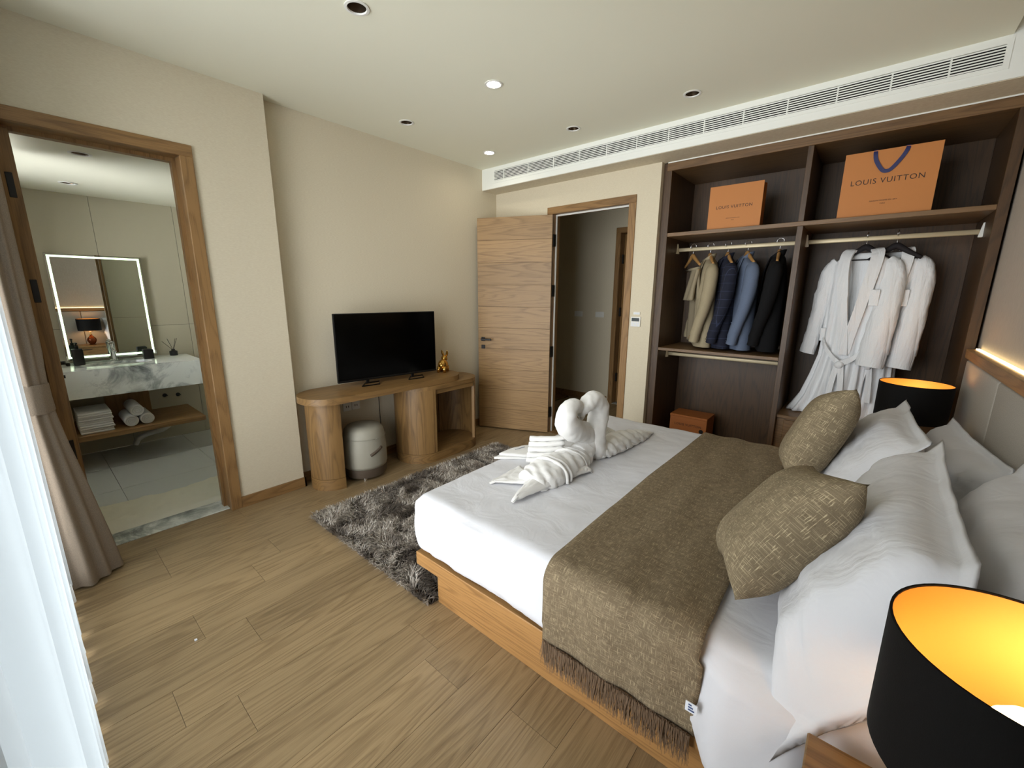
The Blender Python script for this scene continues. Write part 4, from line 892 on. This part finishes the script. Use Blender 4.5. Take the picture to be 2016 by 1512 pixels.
def robe(x, yaw, label, seed, dx=0.0, trail=0.0):
    t = thing('bathrobe', label, 'bathrobe', (x, 3.73, RZ), yaw, 'white terry bathrobes')     # local -Y is the front, +X the wearer side towards the headboard wall
    secs = [(-0.105, 0.075, 0.045, 0), (-0.125, 0.115, 0.050, 0), (-0.150, 0.160, 0.054, 0), (-0.185, 0.190, 0.058, 0), (-0.24, 0.195, 0.064, 0), (-0.36, 0.185, 0.070, -0.005), (-0.52, 0.175, 0.072, -0.012), (-0.70, 0.165, 0.072, -0.02), (-0.80, 0.165, 0.074, -0.025), (-0.95, 0.190, 0.082, -0.04), (-1.10, 0.215, 0.090, -0.06 - trail * 0.3), (-1.20, 0.235, 0.095, -0.08 - trail * 0.8), (-1.232, 0.245, 0.098, -0.09 - trail)]
    rings = []
    for i, (z, h, d, cx) in enumerate(secs):
        fd = 0.03 if z > -0.2 else min(0.04 + 0.22 * (-z - 0.2), 0.22)
        rg = ring_el(h + (trail * 0.6 if z < -1.15 else 0), d, z, 96, 0, cx, fd, 13, seed + 1.2 * z); vw = 0.082 * (1 - max(0.0, (-z - 0.12) / 0.56))
        if z > -0.66: rg = [(p[0], 0.022, p[2]) if (p[1] < 0.022 and abs(p[0]) < vw) else p for p in rg]     # the open neckline
        rings.append(rg)
    MB().loft(rings).build('body', M['robe'], t, True, True)
    for s in (1, -1):
        if s > 0: pp = [(0.150, 0, -0.165), (0.200, -0.012, -0.24), (0.205, -0.040, -0.42), (0.195, -0.075, -0.62), (0.180, -0.100, -0.845)]; rad = [0.05, 0.075, 0.082, 0.088, 0.092]
        else: pp = [(-0.150, 0, -0.165), (-0.200, 0.0, -0.24), (-0.225, 0.0, -0.42), (-0.245, -0.005, -0.60), (-0.275, -0.012, -0.800)]; rad = [0.05, 0.064, 0.062, 0.058, 0.055]
        p = spl(pp, 5); rr_ = [interp([(k / 4, r) for k, r in enumerate(rad)], i / (len(p) - 1))[0] for i in range(len(p))]
        rr_[-1] *= 0.99
        MB().tube(p, rr_, 20, 0.62 if s > 0 else 0.7, up=(0, 1, 0), wob=0.012).build('sleeve', M['robe'], t, True, True, 60)
        q = p[-4]; q2 = p[-3]
        MB().tube([p[-4], p[-3]], [rr_[-4] * 1.02, rr_[-3] * 1.02], 20, 0.62 if s > 0 else 0.7, up=(0, 1, 0)).build('cuff', M['robe'], t, True, True, 60)
    # shawl collar: two broad bands meeting below the chest
    for s in (1, -1):
        cp = spl([(s * 0.055, 0.030, -0.085), (s * 0.090, -0.022, -0.098), (s * 0.098, -0.062, -0.17), (s * 0.082, -0.082, -0.30), (s * 0.052, -0.090, -0.48), (s * 0.020, -0.090, -0.66), (s * 0.004, -0.090, -0.78)], 5)
        MB().ribbon(cp, (s * 1.0, 0.22, 0.12), [0.075] * 6 + [0.080] * 12 + [0.072] * (len(cp) - 18), 0.014).build('shawl_collar', M['robe'], t, True, True, 60)
    pk = MB().box(0.100, 0.160, -0.090, -0.070, -0.45, -0.345, 0.006).build('chest_pocket', M['robe'], t, True, True, 40)
    # belt: swag from both side loops into a knot with two tails
    for s in (1, -1):
        bp_ = spl([(s * 0.168, -0.030, -0.66), (s * 0.14, -0.088, -0.72), (s * 0.07, -0.098, -0.80), (-0.01, -0.104, -0.845)], 5)
        MB().ribbon(bp_, (0, -0.1, 1), 0.042, 0.012).build('belt', M['robe'], t, True, True, 60)
        MB().ribbon(spl([(-0.01 + s * 0.012, -0.108, -0.86), (-0.01 + s * 0.026, -0.112, -0.95), (-0.01 + s * 0.040, -0.108, -1.10)], 4), (1, 0.1 * s, 0), 0.040, 0.012).build('belt_tail', M['robe'], t, True, True, 60)
        MB().box(s * 0.168 - 0.018, s * 0.168 + 0.018, -0.066, -0.05, -0.70, -0.61, 0.004).build('belt_loop', M['robe'], t, True, True, 40)
    MB().ellipsoid((-0.01, -0.110, -0.852), 0.034, 0.020, 0.026).build('belt_knot', M['robe'], t, True, True)
    return t
hanger(3.055, math.radians(84), M['hanger_black'], 'black velvet hanger inside the robe nearer the jackets', 0.13, 'black robe hangers'); hanger(3.205, math.radians(80), M['hanger_black'], 'black velvet hanger inside the robe nearer the headboard', 0.13, 'black robe hangers')
o1 = robe(3.050, math.radians(-10), 'white terry bathrobe with tied belt, nearer the suit jackets', 0.3, 0, 0.02); o1.scale = (0.84, 1, 1)
o2 = robe(3.205, math.radians(-12), 'white terry bathrobe half hidden behind the other, nearer the headboard', 2.1)
o2.location.y += 0.055; o2.scale = (0.78, 1, 1)
# ================================================================ DESK
dk = thing('desk', 'rounded oak desk with a curved open cabinet under the television', 'desk', (0.24, 1.95, 0))
MB().prism(stadium(0.02, 0.44, 1.165, 2.575), 0.667, 0.712).build('top', M['oak_y'], dk, True, angle=40)
hd = half_disc(0.185, 1.392, 0.165); lg = MB().prism([(x, y) for x, y in hd], 0.088, 0.667).build('leg', M['oak_v'], dk, True, angle=40)
MB().prism([(0.185 + (x - 0.185) * 1.006, 1.392 + (y - 1.392) * 1.006) for x, y in hd], 0.0, 0.086).build('leg_plinth', M['oak_y'], lg, True, angle=40)
st = stadium(0.02, 0.46, 1.952, 2.762, 18)
cb = MB().prism([(0.24 + (x - 0.24) * 1.004, y) for x, y in st], 0.0, 0.080).build('cabinet_plinth', M['oak_y'], dk, True, angle=40)
MB().prism(st, 0.632, 0.666).build('cabinet_top', M['oak_y'], dk, True, angle=40)
lft = [p for p in st if p[1] <= 2.14]; lft = [(0.02, 2.14)] + sorted([p for p in st if p[1] <= 2.172], key=lambda p: math.atan2(p[1] - 2.172, p[0] - 0.24)) + [(0.46, 2.14)]
MB().prism(lft, 0.082, 0.632).build('cabinet_column', M['oak_v'], dk, True, angle=40)
arc = [(0.24 + 0.22 * math.cos(a), 2.542 + 0.22 * math.sin(a)) for a in [PI * k / 20 for k in range(3, 21)]]
inn = [(0.24 + 0.195 * math.cos(a), 2.542 + 0.195 * math.sin(a)) for a in [PI * k / 20 for k in range(20, 2, -1)]]
MB().prism(arc + inn, 0.082, 0.632).build('cabinet_end', M['oak_v'], dk, True, angle=40)
MB().box(0.02, 0.035, 2.14, 2.56, 0.082, 0.632).build('cabinet_back', M['oak_v'], dk)
MB().box(0.425, 0.445, 2.14, 2.62, 0.59, 0.632).build('apron', M['oak_y'], dk)
# ================================================================ TELEVISION
tv = thing('television', 'black flat screen television standing on the desk', 'television', (0.20, 1.926, 0.713), math.atan2(0.862, 0.10))
MB().box(-0.434, 0.434, 0.0, 0.022, 0.034, 0.556, 0.004).build('cabinet', M['tvbody'], tv, local=True)
MB().box(-0.425, 0.425, -0.002, 0.001, 0.052, 0.549).build('screen', M['screen'], tv, local=True)
MB().box(-0.22, 0.22, 0.022, 0.06, 0.08, 0.36, 0.012).build('rear_housing', M['tvbody'], tv, local=True)
MB().box(-0.434, 0.434, -0.004, 0.02, 0.034, 0.046, 0.002, 1).build('lower_bezel', M['tvbody'], tv, local=True)
for s in (-1, 1):
    f = MB(); f.box(s * 0.20 - 0.012, s * 0.20 + 0.012, 0.004, 0.018, 0.004, 0.045, 0.002, 1)
    f.tube([(s * 0.20 - 0.08, -0.07, 0.004), (s * 0.20 - 0.02, 0.012, 0.008), (s * 0.20 + 0.10, 0.012, 0.008), (s * 0.20 + 0.06, -0.07, 0.004)], 0.005, 6); f.tube([(s * 0.20 - 0.08, -0.07, 0.004), (s * 0.20 + 0.06, -0.07, 0.004)], 0.005, 6); f.build('foot', M['tvbody'], tv, local=True)
# gold figurine
fg = thing('figurine', 'polished gold animal figurine beside the television', 'figurine', (0.205, 2.475, 0.7125), math.radians(-60)); fg.scale = (1.15, 1.15, 1.08)
MB().ellipsoid((0, 0, 0.062), 0.058, 0.040, 0.046, 20, 12).build('body', M['brass'], fg, True, True)
hd_ = MB().ellipsoid((-0.052, -0.006, 0.108), 0.030, 0.026, 0.028).build('head', M['brass'], fg, True, True)
for s in (-1, 1): MB().tube(spl([(-0.050, s * 0.012, 0.128), (-0.046, s * 0.020, 0.158), (-0.036, s * 0.022, 0.182)], 4), [0.007, 0.009, 0.011, 0.011, 0.010, 0.009, 0.007, 0.005, 0.002], 8, 0.6).build('ear', M['brass'], hd_, True, True)
for sx in (-0.03, 0.036):
    for s in (-1, 1): MB().tube([(sx, s * 0.022, 0.05), (sx * 1.1, s * 0.026, 0.0)], [0.016, 0.011], 10).build('leg', M['brass'], fg, True, True)
MB().ellipsoid((0.060, 0, 0.078), 0.012, 0.012, 0.012, 10, 6).build('tail', M['brass'], fg, True, True)
# ================================================================ POUF
pf_ = thing('pouf', 'cream round stool with a brown base and hand slot under the desk', 'stool', (0.24, 1.62, 0))
MB().lathe([(0.10, 0.095), (0.160, 0.097), (0.166, 0.12), (0.164, 0.26), (0.156, 0.345), (0.146, 0.390), (0.122, 0.415), (0.07, 0.424), (0.01, 0.426)], (0, 0, 0), 44).build('seat_body', M['pouf'], pf_, True, True)
MB().lathe([(0.05, 0.025), (0.150, 0.025), (0.158, 0.040), (0.162, 0.097), (0.10, 0.098)], (0, 0, 0), 44).build('base_band', M['pouf_dark'], pf_, True, True, 40)
sl = []
for k in range(9): a = -0.28 + 0.075 * k; sl.append((0.1635 * math.cos(a), 0.1635 * math.sin(a), 0.21 + 0.006 * k))
MB().tube(sl, 0.012, 10, 1.0, up=(0, 0, 1)).build('hand_slot', M['pouf_dark'], pf_, True, True)
MB().tube([(0.1635 * math.cos(2 * PI * k / 48), 0.1635 * math.sin(2 * PI * k / 48), 0.335) for k in range(49)], 0.0022, 6).build('seam', M['pouf'], pf_, True, True)
for k in range(4): a = 2 * PI * k / 4 - 0.6; MB().lathe([(0.016, 0.0), (0.016, 0.022)], (0.115 * math.cos(a), 0.115 * math.sin(a), 0), 14).build('foot', M['chrome'], pf_, True, True, 40)
# sockets and cord under the desk
for i, y in enumerate((1.625, 1.70)):
    so = thing('wall_socket', ['white wall socket under the desk, left of the pair', 'white wall socket under the desk, right of the pair'][i], 'socket', (0.0, y, 0.515), 0, 'sockets under the desk')
    MB().box(0, 0.008, -0.036, 0.036, -0.036, 0.036, 0.003).build('plate', M['white_plastic'], so, local=True)
    for dy in (-0.009, 0.009): MB().box(0.0075, 0.0088, dy - 0.003, dy + 0.003, -0.008, 0.008).build('slot', M['black'], so, local=True)
cd_ = MB().tube(spl([(0.03, 1.90, 0.655), (0.025, 1.905, 0.40), (0.03, 1.90, 0.22), (0.035, 1.84, 0.12), (0.05, 1.79, 0.03), (0.08, 1.76, 0.008)], 6), 0.003, 6).build('power_cord', M['cord'], None, True)
tag(cd_, 'thin black power cord hanging behind the desk cabinet', 'cord')
# ================================================================ CURTAINS
sc = thing('sheer_curtain', 'white sheer voile curtain in loose folds across the window', 'curtain', (1.95, -0.08, 0))
SXL, SXR = 0.40, 3.60
def fold_y(x):
    return -0.088 + 0.046 * math.sin(x * 2 * PI / 0.135 + 1.7 * math.sin(x * 3.3) + 1.0) + 0.012 * math.sin(x * 2 * PI / 0.41 + 0.5)
def sheer_fn(z0, z1, e=0.0): return lambda u, v: (SXL + (SXR - SXL) * u + 0.006 * math.sin(v * 5 + u * 30), fold_y(SXL + (SXR - SXL) * u) * (1 - 0.10 * (1 - v)) + e, z0 + (z1 - z0) * v)
MB().grid(520, 10, sheer_fn(0.10, 2.60)).build('voile', M['sheer'], sc, True, recalc=False)
MB().grid(520, 2, sheer_fn(0.015, 0.10)).build('hem', M['sheer_hem'], sc, True, recalc=False)
MB().box(0.15, XR - 0.005, -0.10, -0.06, 2.600, 2.617).build('track', M['white_paint'], sc)
dp = thing('drape_curtain', 'taupe linen drape gathered with a tie band beside the bathroom door', 'curtain', (0.27, -0.01, 0))
tab = [(0.012, 0.278, 0.015, 0.130, 0.130), (0.2, 0.276, 0.008, 0.122, 0.118), (0.5, 0.272, -0.005, 0.108, 0.095), (0.72, 0.270, -0.015, 0.095, 0.075), (0.86, 0.268, -0.022, 0.082, 0.066), (0.94, 0.268, -0.024, 0.080, 0.064), (1.02, 0.268, -0.024, 0.082, 0.064), (1.2, 0.266, -0.026, 0.094, 0.068), (1.6, 0.262, -0.030, 0.110, 0.070), (2.60, 0.255, -0.034, 0.120, 0.074)]
def drape_ring(z, grow=0.0, amp=1.0, n=120):
    cx, cy, a, b_ = interp(tab, z); out = []
    fl_ = 0.16 if z > 1.1 else 0.10 + 0.06 * abs(z - 0.93)
    for k in range(n):
        t = 2 * PI * k / n; f = 1 + amp * fl_ * (math.sin(11 * t + 0.5 * math.sin(z * 2)) * 0.6 + 0.5 * math.sin(5 * t + 1.2 + z * 0.3)) + grow
        out.append((cx + (a * f) * math.cos(t), cy + (b_ * f) * math.sin(t), z))
    return out
zs_ = [0.012, 0.06, 0.12, 0.2, 0.3, 0.4, 0.5, 0.6, 0.7, 0.78, 0.84, 0.88, 0.93, 0.98, 1.02, 1.08, 1.15, 1.25, 1.4, 1.6, 1.8, 2.0, 2.2, 2.4, 2.60]
MB().loft([drape_ring(z) for z in zs_], cap=False).build('cloth', M['drape'], dp, True)
MB().loft([drape_ring(0.872, 0.06, 0.15), drape_ring(0.88, 0.13, 0.15), drape_ring(0.94, 0.14, 0.15), drape_ring(1.0, 0.13, 0.15), drape_ring(1.008, 0.06, 0.15)], cap=False).build('tie_band', M['drape'], dp, True)
# ================================================================ BATHROOM
vt = thing('vanity_counter', 'white veined marble vanity counter with inset basin in the bathroom', 'vanity', (-1.72, 0.45, 0.6))
CT = 0.822
# counter top with an oval cut out for the basin
bcx, bcy, brx, bry = -1.72, 0.50, 0.15, 0.23; n = 40; vs = []; fs = []
for k in range(n):
    a = 2 * PI * k / n; c_, s_ = math.cos(a), math.sin(a)
    tx = (0.30 if c_ > 0 else 0.30) / max(abs(c_), 1e-6); ty = ((1.03 - bcy) if s_ > 0 else (bcy + 0.20)) / max(abs(s_), 1e-6); t = min(tx, ty)
    vs += [(bcx + c_ * t, bcy + s_ * t, CT), (bcx + c_ * brx, bcy + s_ * bry, CT), (bcx + c_ * brx * 0.96, bcy + s_ * bry * 0.96, CT - 0.03)]
for k in range(n):
    j = (k + 1) % n; fs += [(3 * k, 3 * j, 3 * j + 1, 3 * k + 1), (3 * k + 1, 3 * j + 1, 3 * j + 2, 3 * k + 2)]
MB().add(vs, fs).build('counter_top', M['marble'], vt, recalc=False)
a = MB(); a.box(-1.435, -1.42, -0.20, 1.03, 0.605, CT); a.box(-2.02, -1.435, 1.015, 1.03, 0.605, CT - 0.001); a.box(-2.02, -1.435, -0.20, -0.185, 0.605, CT - 0.001); a.box(-2.02, -1.435, -0.185, 1.015, 0.605, 0.62)
a.build('apron', M['marble'], vt)
MB().loft([[(bcx + brx * s * math.cos(2 * PI * k / 36), bcy + bry * s * math.sin(2 * PI * k / 36), CT - 0.02 - d) for k in range(36)] for s, d in ((0.97, 0), (0.95, 0.05), (0.85, 0.10), (0.6, 0.125), (0.1, 0.13))]).build('basin', M['white_plastic'], vt, True)
fc = thing('faucet', 'chrome basin faucet on the marble counter', 'faucet', (-1.93, 0.50, CT))
MB().lathe([(0.026, 0), (0.026, 0.008), (0.020, 0.012), (0.020, 0.13), (0.022, 0.135), (0.022, 0.16), (0.012, 0.165)], (0, 0, 0), 24).build('column', M['chrome'], fc, True, True, 40)
MB().box(0.0, 0.13, -0.014, 0.014, 0.085, 0.105, 0.006).build('spout', M['chrome'], fc, True, True, 40)
MB().box(-0.01, 0.075, -0.012, 0.012, 0.165, 0.177, 0.005).build('lever', M['chrome'], fc, True, True, 40)
sd = thing('soap_dispenser', 'black soap dispenser at the left end of the counter', 'dispenser', (-1.80, 0.275, CT))
MB().box(-0.034, 0.034, -0.034, 0.034, 0, 0.135, 0.008).build('bottle', M['black'], sd, True, True, 40)
MB().lathe([(0.012, 0.135), (0.012, 0.155), (0.005, 0.156), (0.005, 0.178)], (0, 0, 0), 14).box(-0.008, 0.055, -0.008, 0.008, 0.176, 0.188, 0.003).build('pump', M['black'], sd, True, True, 40)
cu_ = thing('tumbler', 'black square tumbler in front of the mirror corner', 'tumbler', (-1.85, 0.725, CT))
MB().box(-0.036, 0.036, -0.036, 0.036, 0, 0.085, 0.006).build('cup', M['black'], cu_, True, True, 40); MB().box(-0.030, 0.030, -0.030, 0.030, 0.0845, 0.087, 0.002, 1).build('rim', M['tvbody'], cu_, local=True)
rd = thing('reed_diffuser', 'small black reed diffuser at the right end of the counter', 'diffuser', (-1.93, 0.925, CT))
MB().lathe([(0.030, 0), (0.032, 0.004), (0.032, 0.040), (0.014, 0.050), (0.014, 0.062)], (0, 0, 0), 20).build('bottle', M['black'], rd, True, True, 40)
for k, (dx, dy) in enumerate(((0.0, -0.075), (0.01, 0.025), (0.0, 0.04), (-0.02, -0.03))): MB().tube([(0, 0, 0.05), (dx, dy, 0.16 - 0.02 * (k == 0))], 0.0018, 5).build('reed', M['black'], rd, True, True)
# lit mirror
mr_ = thing('lit_mirror', 'rectangular mirror with a glowing border above the marble counter', 'mirror', (-2.0, 0.51, 1.27))
my0, my1, mz0, mz1 = 0.215, 0.808, 0.845, 1.722
MB().box(-2.019, -1.988, my0, my1, mz0, mz1).build('housing', M['chrome'], mr_); MB().box(-1.988, -1.986, my0, my1, mz0, mz1).build('glass', M['mirror'], mr_)
i0, w_ = 0.012, 0.016
for q in ((my0 + i0, my0 + i0 + w_, mz0 + i0, mz1 - i0), (my1 - i0 - w_, my1 - i0, mz0 + i0, mz1 - i0), (my0 + i0 + w_, my1 - i0 - w_, mz0 + i0, mz0 + i0 + w_), (my0 + i0 + w_, my1 - i0 - w_, mz1 - i0 - w_, mz1 - i0)):
    MB().box(-1.986, -1.9852, *q).build('light_border', M['led_cool'], mr_)
# towel shelf
sh = thing('towel_shelf', 'oak wall shelf with towels below the marble counter', 'shelf', (-1.70, 0.45, 0.27))
MB().box(-2.02, -1.40, -0.20, 0.985, 0.268, 0.310, 0.003, 1).build('board', M['frame_y'], sh); MB().box(-2.019, -1.99, 0.39, 0.70, 0.31, 0.602).build('back_panel', M['frame_v'], sh)
for k in range(5):
    z = 0.3105 + 0.034 * k; dx = 0.006 * math.sin(k * 2.1); t = thing('folded_towel', 'folded white bath towel on the shelf, %s of the stack' % ['bottom', 'second from bottom', 'middle', 'second from top', 'top'][k], 'towel', (-1.62 + dx, 0.28, z), 0, 'stacked bath towels')
    MB().box(-0.17, 0.17, -0.10, 0.098 + 0.006 * (k % 2), 0.0, 0.016, 0.0075, 3).build('lower_fold', M['towel'], t, True, True, 60); MB().box(-0.168, 0.168, -0.10, 0.096, 0.0165, 0.033, 0.0075, 3).build('upper_fold', M['towel'], t, True, True, 60)
def roll(y, z, label):
    t = thing('rolled_towel', label, 'towel', (-1.62, y, z), 0, 'rolled towels'); pts = []
    MB().lathe([(0.005, -0.16), (0.040, -0.16), (0.046, -0.152), (0.047, 0.150), (0.043, 0.156), (0.036, 0.150), (0.005, 0.150)], (0, 0, 0), 28, 'X').build('roll', M['towel'], t, True, True)
    sp_ = []
    for k in range(70): a_ = k * 0.24; r = 0.004 + 0.0023 * a_; sp_.append((0.154, min(r, 0.041) * math.cos(a_), min(r, 0.041) * math.sin(a_)))
    MB().tube(sp_, 0.0038, 6).build('spiral_edge', M['towel'], t, True, True)
roll(0.488, 0.358, 'rolled white towel at the lower left of the three'); roll(0.590, 0.358, 'rolled white towel at the lower right of the three'); roll(0.532, 0.440, 'rolled white towel resting on top of the other two')
pp_ = MB().tube(spl([(-1.98, 0.80, 0.13), (-1.85, 0.72, 0.135), (-1.82, 0.62, 0.13), (-1.82, 0.55, 0.10), (-1.83, 0.52, 0.05)], 6), 0.022, 12).build('drain_pipe', M['pipe'], None, True); tag(pp_, 'white curved drain pipe below the towel shelf', 'pipe')
for i, (y, z) in enumerate(((0.817, 0.43), (0.92, 0.42))):
    so = thing('water_valve', ['dark water valve below the counter, nearer the shelf middle', 'dark water valve below the counter, nearer the shelf end'][i], 'valve', (-2.02, y, z), 0, 'bathroom valves')
    MB().lathe([(0.018, 0), (0.018, 0.004), (0.007, 0.006), (0.007, 0.03)], (0, 0, 0), 14, 'X').build('stem', M['black'], so, True, True, 40); MB().box(0.024, 0.034, -0.018, 0.018, -0.004, 0.004, 0.001, 1).build('handle', M['black'], so, local=True)
# bath mat
bm_ = MB(); 
def matfn(u, v):
    x = -0.125 - 0.44 * u; y = -0.12 + 1.06 * v
    if u > 0.5: x -= 0.03 * math.sin(y * 9) * (u - 0.5) * 2
    e = min(1.0, min(u, 1 - u, v, 1 - v) * 14); return (x, y, 0.002 + 0.024 * e + 0.010 * e * fbm((x, y, 0), 14, 3))
bmt = bm_.grid(40, 70, matfn).build('bath_mat', M['mat_pile'], None, True); tag(bmt, 'cream plush bath mat inside the bathroom doorway', 'mat')
# ================================================================ SHOPPING BAGS AND BOX
def bag(x0, x1, y, z0, h, d, label, tsize, ty, small, handle):
    cx = (x0 + x1) / 2; w = x1 - x0; t = thing('shopping_bag', label, 'shopping bag', (cx, y, z0), 0, 'orange shopping bags'); hw = w / 2
    MB().box(-hw, hw, 0, 0.002, 0, h).build('front_panel', M['bag'], t, local=True); MB().box(-hw, hw, d - 0.002, d, 0, h).build('rear_panel', M['bag_side'], t, local=True); MB().box(-hw, hw, 0.002, d - 0.002, 0, 0.003).build('bottom', M['bag_side'], t, local=True)
    for s in (-1, 1):
        g_ = MB(); x = s * hw; g_.add([(x, 0.001, 0), (x, d - 0.001, 0), (x - s * 0.0, d - 0.001, h), (x, 0.001, h), (x - s * 0.018, d / 2, h), (x - s * 0.004, d / 2, 0.03)], [(0, 5, 4, 3), (5, 1, 2, 4), (0, 1, 5)]); g_.build('gusset', M['bag_side'], t, local=True)
    text_mesh('LOUIS VUITTON', tsize, M['ink'], t, frame4((1, 0, 0), (0, 0, 1), (cx - 0.004, y - 0.0004, z0 + h * ty)), 0.0004, 'lettering', 1.12)
    text_mesh('MAISON FONDÉE EN 1854', tsize * 0.25, M['ink'], t, frame4((1, 0, 0), (0, 0, 1), (cx - 0.004, y - 0.0004, z0 + h * small)), 0.0004, 'lettering', 1.05); text_mesh('PARIS', tsize * 0.23, M['ink'], t, frame4((1, 0, 0), (0, 0, 1), (cx - 0.004, y - 0.0004, z0 + h * (small - 0.045))), 0.0004, 'lettering', 1.05)
    if handle:
        hp = spl([(-0.075, 0.004, h + 0.004), (-0.075, -0.004, h - 0.02), (-0.066, -0.006, h - 0.06), (-0.035, -0.006, h - 0.112), (-0.012, -0.006, h - 0.124), (0.012, -0.006, h - 0.112), (0.048, -0.006, h - 0.06), (0.066, -0.005, h - 0.02), (0.070, 0.004, h + 0.004)], 5)
        MB().ribbon(hp, (1, 0, 0.35), 0.020, 0.002).build('ribbon_handle', M['ribbon'], t, True, True, 60) if False else None
        rings = []
        for i, p in enumerate(hp):
            tg_ = (hp[min(i + 1, len(hp) - 1)] - hp[max(i - 1, 0)]); tg_.y = 0; tg_.normalize(); nd = Vector((-tg_.z, 0, tg_.x)); hw_ = 0.010
            rings.append([p - nd * hw_ + Vector((0, -0.001, 0)), p + nd * hw_ + Vector((0, -0.001, 0)), p + nd * hw_ + Vector((0, 0.001, 0)), p - nd * hw_ + Vector((0, 0.001, 0))])
        MB().loft(rings).build('ribbon_handle', M['ribbon'], t, local=True)
    return t
bag(2.100, 2.452, 3.505, 1.901, 0.300, 0.10, 'smaller orange paper shopping bag on the upper shelf above the jackets', 0.030, 0.47, 0.23, False)
bag(2.886, 3.320, 3.505, 1.901, 0.372, 0.13, 'large orange paper shopping bag with navy ribbon handle above the robes', 0.042, 0.50, 0.22, True)
bx_ = thing('gift_box', 'orange cardboard box on the wardrobe floor beside the bed', 'box', (2.055, 3.66, 0.081))
MB().box(-0.155, 0.155, 0.0, 0.22, 0.0, 0.285, 0.002, 1).build('box', M['bag_side'], bx_, local=True); MB().box(-0.157, 0.157, -0.003, 0.223, 0.285, 0.305, 0.002, 1).build('lid', M['bag_side'], bx_, local=True)
text_mesh('LOUIS VUITTON', 0.028, M['ink'], bx_, frame4((1, 0, 0), (0, 0, 1), (2.055, 3.659, 0.081 + 0.212)), 0.0004, 'lettering', 1.12)
MB().lathe([(0.018, 0), (0.018, -0.002)], (0.115, -0.001, 0.185), 20, 'Y').build('finger_hole', M['void'], bx_, local=True)
# ================================================================ WALL CONTROLS
th = thing('thermostat', 'white wall thermostat with grey display beside the bedroom door', 'thermostat', (1.618, YE, 1.192))
MB().box(-0.044, 0.044, -0.014, 0, -0.043, 0.043, 0.004).build('housing', M['white_plastic'], th, local=True); MB().box(-0.034, 0.034, -0.0155, -0.0138, 0.004, 0.032, 0.001, 1).build('display', M['lcd'], th, local=True)
for k in range(3):
    for j in range(2): MB().box(-0.032 + 0.024 * k, -0.016 + 0.024 * k, -0.0155, -0.0138, -0.034 + 0.016 * j, -0.024 + 0.016 * j, 0.001, 1).build('button', M['tag_white'], th, local=True)
sp2 = thing('control_plate', 'small white control plate above the thermostat', 'switch', (1.622, YE, 1.263)); MB().box(-0.030, 0.030, -0.008, 0, -0.012, 0.012, 0.002).build('plate', M['white_plastic'], sp2, local=True); MB().box(-0.022, 0.022, -0.0092, -0.0078, -0.005, 0.005, 0.001, 1).build('rocker', M['tag_white'], sp2, local=True)

tag(MB().box(0.0, 0.012, 0, 0.010, 0, 0.004, 0.0015, 1).build('paper_scrap', M['tag_white']), 'tiny white scrap lying on the floor boards', 'scrap').location = (1.183, 0.266, 0.0003)
